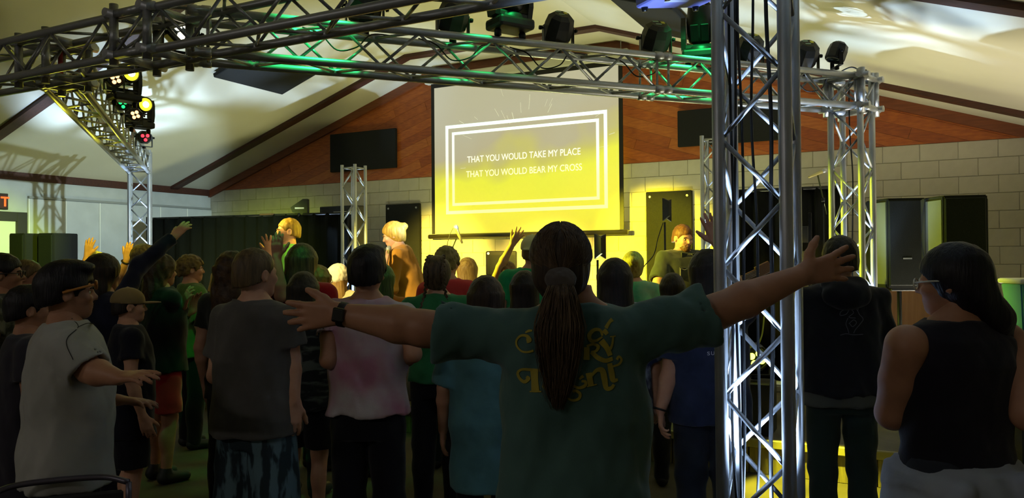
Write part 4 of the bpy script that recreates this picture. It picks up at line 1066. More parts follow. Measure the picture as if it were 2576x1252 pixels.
    # ---------------- trousers / shorts
    if pants or pants_m:
        pm = pants_m or cloth(*([pants] if isinstance(pants, str) else pants))
        Fp = Field(q(-.3, -.24, .02), q(.3, .24, 1.06), vox)
        Fp.loft(sc([(.80, 0, -.005, .152 * B, .108 * B), (.92, 0, -.012, .17 * B, .122 * B), (1.03, 0, 0, .15 * B, .108 * B)], .008), 0)
        e0 = {'long': .012, 'wide': .03, 'shorts': .022, 'skirt': .05, 'slim': .006}[leg]
        for sx in (-1, 1):
            hp, kn_, an = (sx * .088, -.005, .86), (sx * .098, .008, .49), (sx * .1, -.02, .075)
            if leg in ('shorts', 'skirt'):
                Fp.cone(q(*hp), q(sx * .105, .0, .5), (.09 * B + e0 * .4) * s, (.082 * B + e0 * .7) * s, .03 * s)
            else: Fp.chain([q(*hp), q(*kn_), q(*an)], [(.092 * B + e0 * .3) * s, (.066 * B + e0) * s, (.048 + e0) * s], .02 * s); Fp.ell(q(sx * .1, -.024, .33), q(.064 * B, .066 * B, .14), .03 * s)
        if leg in ('shorts', 'skirt'): Fp.keep((0, 0, -1), q(0, 0, .53 if leg == 'shorts' else .5))
        Fp.wob(.003 * s, 22 / s, seed=px * .013, zs=1.2)
        link('trousers' if leg not in ('shorts', 'skirt') else 'shorts', np_mesh('trousers', [(*Fp.mesh(), None)]), pm, root)
    # ---------------- shoes
    sm_ = mat('shoe_' + shoes, shoes, .6)
    for sx in (-1, 1):
        Fz = Field(q(sx * .105 - .07, -.11, -.01), q(sx * .105 + .07, .2, .14), .012)
        Fz.cone(q(sx * .1, -.04, .05), q(sx * .113, .125, .038), .047 * s, .038 * s, 0); Fz.cone(q(sx * .1, -.025, .05), q(sx * .1, -.02, .1), .046 * s, .045 * s, .02 * s); Fz.keep((0, 0, -1), (0, 0, .002))
        link('shoe', np_mesh('shoe', [(*Fz.mesh(), None)]), sm_, root)
    # ---------------- hair and headgear
    MH = root_m  # children are in root space
    A_ = np.array(Mh, np.float32)
    def headp(V): return bendv((V @ A_[:3, :3].T + A_[:3, 3]).astype(np.float32))
    hm = hairm(*hairc, curly=hair in ('curly', 'wavy'))
    if hair and hair != 'none':
        V, Q = hair_field(s, min(vox, .0085), hair, seed=px * .37)
        ho = link('hair', np_mesh('hair', [(headp(V), Q, None)]), hm, root)
        if hair == 'braids':
            br = []
            for sx in (-1, 1):
                pts_ = spline([Vector(q(sx * .035, .02, .215)), Vector(q(sx * .05, -.07, .19)), Vector(q(sx * .055, -.115, .11)), Vector(q(sx * .058, -.1, .03)), Vector(q(sx * .075, -.085, -.06)), Vector(q(sx * .095, -.11, -.15)), Vector(q(sx * .075, -.125, -.235))], 6)
                Fb = Field(q(sx * .07 - .08, -.18, -.27), q(sx * .07 + .08, .08, .26), .005)
                acc_, nxt, flip = 0, 0, 1
                for i in range(1, len(pts_)):
                    acc_ += (pts_[i] - pts_[i - 1]).length
                    if acc_ >= nxt:
                        nxt += .0125 * s; flip = -flip; fr_ = i / len(pts_); rr = (.0145 - .007 * fr_) * s
                        t_ = (pts_[i] - pts_[i - 1]).normalized(); sd = t_.cross(Vector((0, -1, 0))).normalized()
                        c_ = pts_[i] + sd * flip * rr * .55
                        Fb.cone(c_ - t_ * rr * .5 - sd * flip * rr * .4, c_ + t_ * rr * .7 + sd * flip * rr * .3, rr * .8, rr * .6, .002)
                Vb_, Qb_ = Fb.mesh(); link('braid', np_mesh('braid', [(headp(Vb_), Qb_, None)]), hm, root)
    if cap:
        ck, cc = cap[0], cap[1]
        cm = cloth(*([cc] if isinstance(cc, str) else cc), key='cap_' + str(cc))
        Fc = Field(q(-.14, -.15, 0), q(.14, .26, .26), min(vox, .007))
        if ck == 'beanie':
            Fc.ell(q(0, -.018, .115), q(.115, .135, .122), 0)
            Fc.keep((0, .35, -1), q(0, 0, .075)); Fc.wob(.0035 * s, 60 / s, 1)
        else:
            Fc.ell(q(0, -.01, .125), q(.09, .112, .095), 0); Fc.keep((0, -.08, -1), q(0, 0, .105))
            fy = -1 if ck == 'cap_back' else 1
            Fc.ell(q(0, fy * .13, .108), q(.072, .078, .008), .006 * s)
            Fc.ell(q(0, -.01, .222), q(.01, .01, .006), .003 * s)
        link('cap' if ck != 'beanie' else 'beanie', np_mesh('cap', [(headp(Fc.mesh()[0]), Fc.mesh()[1], None)]), cm, root)
    def on_head(v): return Vector(headp(np.array([v], np.float32))[0].tolist())
    if eyes:
        em = mat('eye_white', '#cfc9bd', .3); im = mat('iris', '#2c2018', .2); bmz = hm
        for sx in (-1, 1):
            V, f = [], []
            o = link('eye', lathe_mesh('eye', [(0, .0115 * s), (.006 * s, .0098 * s), (.01 * s, .005 * s), (.0115 * s, 0), (.008 * s, -.008 * s), (0, -.0115 * s)], 12), em, root)
            c_ = on_head(q(sx * .031, .0755, .084)); nrm_ = on_head(q(sx * .031, .2, .084)) - c_
            o.matrix_local = Matrix.Translation(c_) @ nrm_.to_track_quat('Z', 'Y').to_matrix().to_4x4()
            link('iris', lathe_mesh('iris', [(0, .012 * s), (.0045 * s, .0112 * s), (.0058 * s, .0102 * s)], 10), im, o)
            tube('eyebrow', [on_head(q(sx * .014, .0965, .1)), on_head(q(sx * .032, .096, .107)), on_head(q(sx * .05, .084, .102))], [.003 * s] * 13, bmz, root)
        tube('mouth', [on_head(q(-.02, .0865, .028)), on_head(q(0, .095, .0275)), on_head(q(.02, .0865, .028))], [.0035 * s] * 13, mat('lips', '#8a4a42', .5), root)
    if beard:
        Fb = Field(q(-.1, -.02, -.06), q(.1, .14, .1), .006)
        Fb.ell(q(0, .04, .02), q(.046, .0655, .062), 0); Fb.ell(q(0, .066, -.002), q(.036, .036, .032), .02 * s)
        Fb.ell(q(0, .05, .085), q(.12, .12, .048), .006 * s, 'sub'); Fb.ell(q(0, .1, .03), q(.022, .03, .0085), .004 * s, 'sub'); Fb.keep((0, -1, 0), q(0, .012, 0)); Fb.wob(.0018 * s, 150 / s)
        V, Q = Fb.mesh(); link('beard', np_mesh('beard', [(headp(V), Q, None)]), hairm(*beard), root)
    if glasses:
        gm = mat('frames_' + glasses, glasses, .35)
        for sx in (-1, 1):
            ring = [on_head(q(sx * .033 + .024 * math.cos(a), .104, .084 + .019 * math.sin(a))) for a in np.linspace(0, 2 * math.pi, 15)]
            tube('lens_rim', ring, .0022 * s + .0004, gm, root, per=1)
            tube('temple', [on_head(q(sx * .056, .102, .09)), on_head(q(sx * .083, .05, .092)), on_head(q(sx * .084, -.01, .09))], .0025 * s + .0005, gm, root, per=1)
        tube('bridge', [on_head(q(-.01, .105, .09)), on_head(q(.01, .105, .09))], .002, gm, root, per=1)
    return root, joints, on_head, s
# ================================================================== the people
NCAM = (.46, -.888, 0)            # towards the camera
UP = (0, 0, 1)
DK = ('#14100d', '#241a13'); BR = ('#2d2018', '#46321f'); LB = ('#5c4a30', '#7d6742'); BL = ('#8a7040', '#b3965a'); RD = ('#6a3216', '#8f4a22'); CR = ('#4d4430', '#7a6c47')

def child_mesh(name, V, Q, m, root): return link(name, np_mesh(name, [(V, Q, None)]), m, root)
def shirt_of(root): return next(c for c in root.children if c.name.startswith('shirt'))
class Wrap:
    """projects flat print onto the back of a shirt"""
    def __init__(s, root):
        me = shirt_of(root).data; s.bvh = BVHTree.FromPolygons([v.co.copy() for v in me.vertices], [tuple(p.vertices) for p in me.polygons]); s.inv = root.matrix_world.inverted()
    def pt(s, px, py, d, off=.0025):
        a = s.inv @ Vector((0, 0, CAM_Z)); b = s.inv @ at(px, py, d); dr = (b - a).normalized()
        h = s.bvh.ray_cast(a, dr)
        return (h[0] - dr * off) if h[0] is not None else b
def stroke_print(name, wrap, strokes, tr, d, m, parent, off=.0025):
    """strokes: list of (points, widths) in crop pixels; tr maps them to photograph pixels; becomes one print mesh"""
    V, f = [], []
    for pts_, ws in strokes:
        P = spline([(x, y, 0) for x, y in pts_], 7); n = len(P)
        wl = np.interp(np.linspace(0, 1, n), np.linspace(0, 1, len(ws)), ws); b0 = len(V)
        for i, p_ in enumerate(P):
            t_ = (P[min(i + 1, n - 1)] - P[max(i - 1, 0)]).normalized(); nr = Vector((-t_.y, t_.x, 0)) * wl[i] / 2
            for sg in (-1, 0, 1):
                c = p_ + nr * sg; x, y = tr(c.x, c.y); V.append(wrap.pt(x, y, d, off))
        for i in range(n - 1):
            a = b0 + i * 3; f += [(a, a + 1, a + 4, a + 3), (a + 1, a + 2, a + 5, a + 4)]
    return link(name, mesh(name, V, f), m, parent)
def text_print(name, wrap, txt, px0, px1, py, hpx, d, m, parent, slope=0.0):
    me = text_mesh(txt, 1.0, spacing=1.15, offset=.012); xs = [v_.co.x for v_ in me.vertices]; ys = [v_.co.y for v_ in me.vertices]; x0, x1, h0 = min(xs), max(xs), max(ys)
    for v_ in me.vertices:
        x = (v_.co.x - x0) / (x1 - x0) * (px1 - px0) + px0; v_.co = wrap.pt(x, py - v_.co.y / h0 * hpx + (x - px0) * slope, d)
    me.name = name
    return link(name, me, m, parent)

# ---------------- foreground woman with outstretched arms
W1, J1, H1, s1 = person('woman seen from behind with arms spread wide, teal T-shirt and long ponytail', 1440, 2.2, 541, hair='none', hairc=('#2e241b', '#4a3a2b'), tone='tan', shirt_m=cloth('#4d6b66', '#43605b', key='teal_tee', nscale=4), sleeve=.8, hem=.52, loose=.028, build=1.12, pants='#1c2026', vox=.0085, fold=1.8, tilt=0, turn=4, hscale=.93, hx=-.034,
  arms={'L': ((1066, 826, 2.2), (853, 789, 2.24), (715, 800, 2.26), NCAM, dict(thumb_side=UP, spread=.22, curl=.25, thumb=.55, fat=1.18, hfat=1.08)),
        'R': ((1808, 782, 2.22), (2022, 690, 2.27), (2168, 656, 2.3), NCAM, dict(thumb_side=UP, spread=.3, curl=.12, thumb=.95, fat=1.15, hfat=1.05))})
H1o = H1
dx1 = -.028                                             # the head sits a little left of the chest
for c_ in W1.children: pass
q1 = lambda *a: tuple(x * s1 for x in a)
hm1 = hairm('#2b2119', '#43342560'[:7]); hm1b = hairm('#4a3a2a', '#6d5840')
F = Field(q1(-.13, -.16, -.06), q1(.13, .14, .24), .006)
F.ell(q1(0, -.012, .110), q1(.092, .113, .104), 0); F.ell(q1(0, -.05, .05), q1(.084, .07, .08), .03 * s1); F.ell(q1(0, .105, .03), q1(.085, .075, .1), .012 * s1, 'sub'); F.ell(q1(0, .0, -.05), q1(.12, .1, .045), .01 * s1, 'sub')
F.cone(q1(0, .08, .235), q1(0, -.06, .232), .012 * s1, .008 * s1, .012 * s1, 'sub'); F.wob(.0015, 90, 2, .2)
V, Q = F.mesh(); V = np.array([H1(v_) for v_ in V.tolist()], np.float32)
hair1 = child_mesh('hair', V, Q, hm1, W1)
rs1 = random.Random(11); SV_, SF_ = [], []
def add_strand(path, r0, r1, n=4):
    rr = [r0 + (r1 - r0) * i / (len(path) - 1) for i in range(len(path))]; v_, f_ = tube_data(path, rr, n); b0 = len(SV_); SV_.extend(v_); SF_.extend([[b0 + i for i in ff] for ff in f_])
ctr = Vector(q1(0, -.014, .108)); ed = Vector((0, -.93, -.42)).normalized()
for i in range(900):
    sx = rs1.choice((-1, 1))
    if rs1.random() < .6: a = rs1.uniform(-.75, .75); sd = Vector((sx * rs1.uniform(.02, .12), math.sin(a), math.cos(a)))
    else: a = rs1.uniform(.3, 1.35); sd = Vector((sx * math.sin(a), rs1.uniform(.35, .6), math.cos(a)))
    sd.normalize(); lift = rs1.uniform(.0, .005); jt = rs1.uniform(-.3, .12); path = []
    for k in range(11):
        t_ = k / 10; dv = sd.lerp(ed, t_); dv = dv + Vector((sx * math.sin(math.pi * t_) * (.42 + jt), 0, 0)); dv.normalize()
        path.append(H1(tuple(ctr + Vector((dv.x * (.0925 * s1 + lift), dv.y * (.1135 * s1 + lift), dv.z * (.1045 * s1 + lift))))))
    add_strand(path, rs1.uniform(.0008, .0015), .0007, 3)
tie = Vector(q1(0, -.122, .042))
for i in range(1050):
    a = rs1.uniform(0, 2 * math.pi); r_ = math.sqrt(rs1.random()); cx_, cy_ = math.cos(a) * r_, math.sin(a) * r_
    ln_ = rs1.uniform(.55, 1.0) ** .8; path = []
    wv_ = rs1.uniform(-1, 1) * .012; ph_ = rs1.uniform(0, 6)
    for k in range(13):
        t_ = k / 12 * ln_
        wx = np.interp(t_, [0, .12, .35, .6, .85, 1], [.02, .042, .068, .058, .036, .012]); wy = np.interp(t_, [0, .15, .5, 1], [.018, .03, .034, .02])
        yc = np.interp(t_, [0, .12, .4, 1], [-.135, -.172, -.185, -.168]); zc_ = .042 - .375 * t_
        path.append(H1((cx_ * wx * s1 + wv_ * math.sin(5 * t_ + ph_) - .012 * t_, (yc + cy_ * wy) * s1, zc_ * s1)))
    add_strand(path, rs1.uniform(.0009, .0017), .0005, 3)
pony = link('ponytail', mesh('ponytail', SV_, SF_, True), hm1b, W1); pony['kind'] = 'stuff'
F = Field(q1(-.07, -.22, -.02), q1(.07, -.06, .12), .005)
for k in range(14):
    a = 2 * math.pi * k / 14; F.ell(q1(.03 * math.cos(a), -.135 + .012 * math.sin(a), .042 + .02 * math.sin(a)), q1(.017, .02, .017), .004)
F.ell(q1(0, -.138, .046), q1(.032, .028, .022), .01); F.wob(.0015, 130, 1); V, Q = F.mesh(); child_mesh('scrunchie', np.array([H1(v_) for v_ in V.tolist()], np.float32), Q, cloth('#5d5550', '#4a4440', key='scrunchie'), W1)
# printed lettering on her back
wp = Wrap(W1); M_ink = mat('mustard_print', '#a5962f', .8, 0, '#8f8228', 30)
tr = lambda x, y: (1240 + x / 4.1725, 760 + y / 4.1725)
ink = [([(352, 405), (385, 395), (352, 352), (290, 352), (247, 400), (252, 460), (300, 512), (360, 522), (425, 508)], [52, 44, 28, 22, 20, 20, 22, 24]), ([(340, 318), (375, 300), (412, 296)], [16, 28, 18]),
  ([(1150, 350), (1125, 292), (1062, 290), (1012, 345), (1030, 402), (1085, 402), (1150, 362)], [22, 30, 38, 46, 40, 28, 18]), ([(1160, 290), (1180, 310), (1200, 335)], [50, 50, 40]), ([(1185, 270), (1225, 205), (1255, 178)], [40, 34, 46]),
  ([(985, 470), (985, 530), (982, 604)], [60, 58, 66]), ([(985, 462), (1050, 440), (1105, 462), (1085, 508), (1030, 522)], [26, 26, 36, 28, 20]), ([(1035, 520), (1100, 580), (1180, 612), (1258, 590)], [44, 50, 46, 40]),
  ([(1135, 402), (1195, 475), (1232, 560)], [70, 58, 50]), ([(1262, 362), (1252, 440), (1232, 492)], [20, 24, 30]), ([(1230, 362), (1288, 354)], [12, 12]),
  ([(350, 780), (374, 800), (332, 834), (284, 802), (260, 742), (300, 706), (380, 706), (515, 716)], [30, 40, 36, 30, 28, 26, 30, 28]), ([(432, 715), (438, 820), (445, 930)], [80, 72, 84]), ([(385, 936), (445, 934), (508, 936)], [14, 22, 14]),
  ([(525, 805), (575, 775), (632, 792)], [26, 32, 26]), ([(575, 838), (530, 880), (580, 912), (642, 888)], [22, 30, 34, 24]),
  ([(845, 876), (900, 898), (962, 878), (974, 835), (930, 826)], [26, 30, 36, 28, 26]), ([(905, 806), (950, 772)], [22, 34]),
  ([(1005, 740), (1018, 810), (1030, 876)], [66, 60, 62]), ([(988, 884), (1040, 872), (1092, 860)], [12, 16, 12]), ([(1035, 770), (1090, 712), (1148, 716), (1170, 800), (1190, 898), (1240, 900), (1272, 862)], [26, 38, 62, 64, 50, 38, 30]),
  ([(1225, 640), (1245, 740), (1262, 815), (1312, 812)], [52, 62, 56, 26]), ([(1255, 674), (1322, 650), (1350, 602), (1322, 568), (1300, 602)], [20, 24, 24, 22, 30]),
  ([(838, 940), (872, 928), (914, 962), (900, 1012), (830, 1028), (756, 988)], [30, 30, 32, 30, 26, 16])]
for a, b in ((0, 2), (2, 3), (3, 5), (5, 8), (8, 11), (11, 14), (14, 16), (16, 18), (18, 21), (21, 23), (23, 24)): stroke_print('letter', wp, ink[a:b], tr, 2.1, M_ink, shirt_of(W1))
# smart watch on her left wrist
wa = empty('watch'); wa.parent = W1
iv = W1.matrix_world.inverted(); w0, w1_ = iv @ at(853, 789, 2.24), iv @ at(836, 788, 2.24); wd_ = (iv @ at(1066, 826, 2.2) - w0).normalized(); wc = w0 + wd_ * .012
nb_ = iv.to_3x3() @ Vector(NCAM); sb_ = nb_.cross(wd_).normalized(); nb_ = wd_.cross(sb_).normalized()
if nb_.dot(iv.to_3x3() @ Vector(NCAM)) < 0: nb_ = -nb_
Mw = Matrix(((wd_.x, sb_.x, nb_.x, wc.x), (wd_.y, sb_.y, nb_.y, wc.y), (wd_.z, sb_.z, nb_.z, wc.z), (0, 0, 0, 1)))
F = Field((-.03, -.06, -.06), (.03, .06, .06), .004)
F.cone((-.011, 0, 0), (.011, 0, 0), .0365, .0365, 0); F.keep((1, 0, 0), (.011, 0, 0)); F.keep((-1, 0, 0), (-.011, 0, 0))
V, Q = F.mesh(); link('watch_strap', np_mesh('watch_strap', [(V, Q, Mw)]), mat('watch_strap', '#0d0d0f', .5), wa)
o = box('watch_face', (-.018, -.021, .031), (.018, .021, .043), mat('watch_glass', '#050506', .08, spec=.7), wa, .006, 3); o.matrix_local = Mw

# ---------------- woman at the right in a black tank top
W2, J2, H2, s2 = person('woman at the right edge in a black tank top with glasses and dark low ponytail', 2398, 2.42, 606, face=-14, turn=-34, nod=4, hair='low_pony', hairc=('#0d0b0c', '#17131a'), tone='tan', shirt_m=cloth('#15131c', '#1b1822', key='black_tank'), tank=True, hem=.9, build=1.16, loose=.004, pants='#2b2f38', vox=.009, glasses='#c9c7b8',
  arms={'L': ((2246, 1038, 2.45), (2330, 985, 2.72), (2380, 960, 2.78), UP, dict(fat=1.2)), 'R': ((2590, 1040, 2.3), (2540, 1000, 2.62), (2470, 980, 2.75), UP, dict(fat=1.2))})
F = Field((-.36, -.33, .3), (.36, .33, 1.1), .009)
F.loft([(.40 * s2, 0, -.02, .245, .2), (.62 * s2, 0, -.02, .25, .205), (.88 * s2, 0, -.015, .225, .175), (.95 * s2, 0, -.01, .205, .16), (1.015 * s2, 0, 0, .178, .135)], 0); F.loft([(.93 * s2, 0, -.01, .215, .168), (.985 * s2, 0, -.005, .205, .158)], .02)
F.cone((.07, -.19, .97 * s2), (.1, -.215, .55 * s2), .035, .03, .03); F.cone((-.12, -.16, .95 * s2), (-.16, -.18, .5 * s2), .03, .03, .03); F.wob(.008, 13, 3, .4); F.wob(.003, 33, 1, .5)
V, Q = F.mesh(); child_mesh('tied_hoodie', V, Q, cloth('#9ba1ad', '#8f95a1', key='grey_hoodie'), W2)

# ---------------- man in a black hooded jacket
W3, J3, H3, s3 = person('person in a black jacket with a line drawing on the back and dark green trousers', 2112, 4.0, 590, face=8, hair='short', hairc=('#12110d', '#1c1a12'), shirt_m=cloth('#0e0e11', '#131317', key='black_jacket'), sleeve=1.9, hem=.9, loose=.05, build=1.0, pants='#25332c', leg='slim', arms={'L': 'front', 'R': 'front'}, fold=1.4)
F = Field((-.26, -.24, .75), (.26, .24, .98), .009); F.loft([(.84 * s3, 0, -.008, .205, .16), (.92 * s3, 0, -.008, .2, .155)], 0); F.wob(.003, 25); V, Q = F.mesh(); child_mesh('undershirt_hem', V, Q, cloth('#4e4f45', key='undershirt'), W3)
F = Field((-.2, -.3, 1.2), (.2, .1, 1.6), .009); F.ell((0, -.115, 1.41 * s3), (.12, .06, .075), 0); F.cone((-.07, -.07, 1.46 * s3), (.07, -.07, 1.46 * s3), .045, .045, .03); F.wob(.003, 30); V, Q = F.mesh(); child_mesh('hood', V, Q, MATS['cloth_black_jacket'], W3)
wp = Wrap(W3); rq = random.Random(5); sk = []
tr = lambda x, y: (1740 + x / 4.173, 560 + y / 4.173)
for pts_ in ([(1640, 800), (1630, 850), (1680, 870), (1670, 800), (1720, 790), (1700, 860)], [(1640, 900), (1570, 930), (1560, 970), (1620, 960), (1650, 920)], [(1700, 880), (1740, 920), (1760, 960), (1800, 1010), (1770, 1060), (1720, 1120), (1700, 1160)], [(1640, 1000), (1620, 1060), (1640, 1120), (1650, 1160)], [(1560, 1180), (1620, 1165), (1700, 1175), (1800, 1170)], [(1650, 1060), (1700, 1020), (1730, 1050), (1690, 1090), (1660, 1060)], [(1640, 880), (1700, 940), (1650, 990), (1720, 1000)], [(1740, 800), (1750, 860), (1745, 920)]):
    sk.append((pts_, [7] * 3))
stroke_print('jacket_drawing', wp, sk, tr, 3.7, mat('grey_print', '#55565a', .8), shirt_of(W3))

# ---------------- navy shirt by the foreground tower, one hand raised
W4, J4, H4, s4 = person('person in a dark navy printed T-shirt behind the foreground tower raising one hand', 1778, 4.05, 628, face=6, hair='bob', hairc=('#14110e', '#221b15'), shirt_m=cloth('#1c2338', '#2b3450', key='navy_dye', nscale=6, contrast=(.4, .7)), sleeve=.8, hem=.78, loose=.03, build=1.15, pants=('#1a1f28', '#232a35'),
  arms={'L': ((1690, 925, 4.02), (1662, 1030, 3.98), (1662, 1085, 3.97), (-.9, -.3, 0), dict(curl=.9, fat=1.1)), 'R': ((1842, 705, 4.05), (1806, 612, 4.02), (1783, 545, 4.0), NCAM, dict(thumb_side=(-.888, -.46, 0), spread=.16, curl=.1, thumb=.6, fat=1.05, hs=1.05))})
wp = Wrap(W4); M_wp = mat('white_print', '#c9ccd6', .8)
for i, ch in enumerate('SUMM'): text_print('letter', wp, ch, (1779, 1789, 1800, 1812)[i], (1786, 1797, 1809, 1821)[i], 893 - i * .6, 9, 3.9, M_wp, shirt_of(W4))
stroke_print('emblem', wp, [([(1786, 845), (1790, 858), (1792, 868)], [5, 5]), ([(1783, 869), (1797, 867)], [4, 4]), ([(1818, 842), (1812, 856), (1806, 866)], [6, 6]), ([(1783, 825), (1789, 829), (1786, 833)], [3, 3])], lambda x, y: (x, y), 3.9, M_wp, shirt_of(W4))
wb_ = tube('wristband', [(.036 * math.cos(a), .036 * math.sin(a), 0) for a in np.linspace(0, 6.283, 13)], .006, mat('dark_band', '#0f0f10', .5), W4, per=1)
wb_.matrix_local = Matrix.Translation(J4['L'][2]) @ (J4['L'][2] - J4['L'][1]).to_track_quat('Z', 'Y').to_matrix().to_4x4()

# ---------------- man in a pale raglan shirt at the left
W5, J5, H5, s5 = person('man at the left in a pale grey shirt with dark seams and orange sunglasses', 172, 3.0, 655, face=58, hair='swept', hairc=('#0c0a0c', '#17131a'), tone='tan', shirt_m=cloth('#a3a29c', '#999891', key='raglan', nscale=5), sleeve=.9, hem=.80, loose=.04, build=1.14, pants='#0c0c12', vox=.009, eyes=True, fold=1.3,
  arms={'L': 'front', 'R': ((226, 932, 2.82), (300, 950, 2.74), (336, 946, 2.72), (0, -.3, 1), dict(fat=1.1))})
wp5 = Wrap(W5); tr = lambda x, y: (x / 2.77, 800 + y / 2.77)
stroke_print('seam', wp5, [([(500, 0), (545, 60), (475, 130), (465, 190), (510, 290)], [6, 6, 6]), ([(545, 60), (610, 35), (660, 40)], [6, 6, 6])], tr, 2.8, mat('dark_seam', '#222220', .8), shirt_of(W5))
tube('sunglasses', [H5(tuple(x * s5 for x in p_)) for p_ in ((.086, -.02, .088), (.086, .03, .102), (.07, .095, .118))], .0055, mat('orange_frame', '#b97a35', .4), W5)
for sx in (-1, 1): tube('sunglass_rim', [H5(tuple(x * s5 for x in (sx * .034 + .027 * math.cos(a), .108, .115 + .018 * math.sin(a)))) for a in np.linspace(0, 6.283, 13)], .003, MATS['orange_frame'], W5, per=1)

# ---------------- tall boy in the grey T-shirt
W6, J6, H6, s6 = person('boy with short fair hair in a grey T-shirt and patterned shorts', 645, 3.45, 617, face=22, turn=14, hair='crop', hairc=('#4a3b28', '#6a5638'), shirt_m=cloth('#585552', '#504d4a', key='grey_tee'), sleeve=.62, hem=.86, loose=.045, build=1.0, leg='skirt', pants_m=mat('patterned_shorts', '#1e2f38', .85, 0, '#5e7a86', 9, (2.4, 2.4, .7), contrast=(.47, .56), detail=3), vox=.009, shoes='#4a4038',
  arms={'L': 'front', 'R': ((733, 900, 3.4), (740, 1010, 3.36), (737, 1062, 3.35), (.8, -.4, 0), dict(curl=.8))})
# ---------------- pink tie-dye shirt
W7, J7, H7, s7 = person('dark-haired person in a white and pink tie-dye T-shirt and black trousers', 925, 3.6, 616, face=4, hair='swept', hairc=('#0f0b0b', '#1b1413'), shirt_m=cloth('#b9b0b2', '#b0788f', key='tie_dye', nscale=3.2, contrast=(.42, .62)), sleeve=.45, hem=.92, loose=.03, pants='#0f1017', vox=.009, tone='tan', fold=1.4,
  arms={'L': ((826, 905, 3.5), (880, 930, 3.25 + .6), (930, 930, 3.9), UP, {}), 'R': ((1040, 890, 3.52), (985, 920, 3.85), (940, 925, 3.9), UP, {})})
# ---------------- braids
person('girl with two long braids in a green T-shirt and black trousers', 1100, 4.75, 641, face=4, hair='braids', hairc=('#3a2f22', '#5c4b34'), shirt_m=cloth('#2f7a4a', '#276a40', key='green_tee'), sleeve=.8, hem=.90, loose=.02, pants='#14151a')
# ---------------- teal long shirt behind the woman's arm
person('person with a brown bob in a long pale teal shirt under the spread arm', 1222, 3.75, 694, hair='bob', hairc=('#241a12', '#3a2a1c'), shirt_m=cloth('#54828a', '#4b767e', key='pale_teal'), sleeve=.9, hem=.56, loose=.04, pants='#0e0f14', leg='slim')
person('dark bobbed head just left of the ponytail', 1319, 4.75, 681, hair='bob', hairc=DK, shirt='#2b3a34', pants='#14151a')
person('person with long dark hair and a blue and white sleeve right of the ponytail', 1545, 4.2, 650, hair='long', hairc=('#120e0c', '#241a14'), shirt_m=cloth('#232b48', '#8f9bb5', key='blue_white_dye', nscale=12, contrast=(.45, .6)), sleeve=.95, loose=.03, build=1.1, pants='#15161c', tone='fair',
  arms={'L': 'down', 'R': ((1648, 905, 4.2), (1650, 1000, 4.15), (1648, 1040, 4.14), (.8, -.4, 0), dict(curl=.8))})
# ---------------- left side of the crowd
person('child at the far left in a dark grey shirt behind the pale raglan shirt', 78, 3.5, 713, face=55, hair='short', hairc=('#0d0a0b', '#181216'), tone='tan', shirt='#2a2730', hem=.5, loose=.05, build=1.1, pants='#17151d', arms={'L': 'front', 'R': 'front'})
person('man with glasses in a camouflage shirt at the left edge', 12, 4.5, 634, face=72, hair='short', hairc=('#110d0d', '#1d1718'), tone='tan', shirt_m=cloth('#3a3b30', '#6b6a5a', key='camo', nscale=18, contrast=(.45, .55)), glasses='#15110f', eyes=True)
person('person in profile with light brown hair behind the man with glasses', 72, 5.4, 651, face=82, hair='short', hairc=('#4a3a24', '#6b5636'), tone='tan', shirt='#22211f', eyes=True)
person('woman with long dark hair in a navy long-sleeved top reaching one arm high', 262, 4.9, 638, face=32, hair='long', hairc=('#17100d', '#2a1d15'), tone='fair', shirt_m=cloth('#15172a', '#1b1e33', key='navy_long'), sleeve=1.97, hem=.7, loose=.03, pants='#121220',
  arms={'L': 'down', 'R': ((352, 668, 4.95), (437, 596, 5.1), (478, 555, 5.2), (.3, -.5, .8), dict(thumb_side=(-.5, -.3, .6), spread=.2, curl=.3))})
person('child in a tan baseball cap and navy shirt', 327, 4.5, 722, face=58, hair='cap_under', hairc=DK, tone='fair', shirt='#10111e', hem=.7, loose=.05, pants='#0d0d16', leg='skirt', cap=('cap', ('#8f7a52', '#7d6a45')), arms={'L': 'down', 'R': 'down'}, eyes=True, shoes='#2a2622')
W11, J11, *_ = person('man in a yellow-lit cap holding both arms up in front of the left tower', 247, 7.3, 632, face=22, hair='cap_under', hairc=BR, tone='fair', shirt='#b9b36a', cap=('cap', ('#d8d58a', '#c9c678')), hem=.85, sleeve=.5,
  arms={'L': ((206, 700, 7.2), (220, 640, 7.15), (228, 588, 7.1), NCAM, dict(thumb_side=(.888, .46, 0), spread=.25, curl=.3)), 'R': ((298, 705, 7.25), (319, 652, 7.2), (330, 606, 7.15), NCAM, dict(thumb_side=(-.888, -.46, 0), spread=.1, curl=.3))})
wb_ = tube('wristband', [(.036 * math.cos(a), .036 * math.sin(a), 0) for a in np.linspace(0, 6.283, 13)], .008, MATS['dark_band'], W11, per=1)
wb_.matrix_local = Matrix.Translation(J11['R'][2].lerp(J11['R'][1], .12)) @ (J11['R'][2] - J11['R'][1]).to_track_quat('Z', 'Y').to_matrix().to_4x4()
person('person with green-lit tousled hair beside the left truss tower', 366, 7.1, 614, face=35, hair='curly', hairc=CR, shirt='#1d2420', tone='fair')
person('person with wavy dark hair in a black jacket and red shorts clapping', 408, 5.6, 638, face=42, hair='wavy', hairc=('#251a10', '#3d2c18'), tone='tan', shirt='#0c0c10', sleeve=1.9, hem=.84, loose=.045, leg='shorts', pants='#a01522', arms={'L': 'clap', 'R': ((440, 800, 5.7), (462, 770, 5.55), (478, 722, 5.5), (-.3, -.8, 0), dict(spread=.12, curl=.5))}, eyes=True)
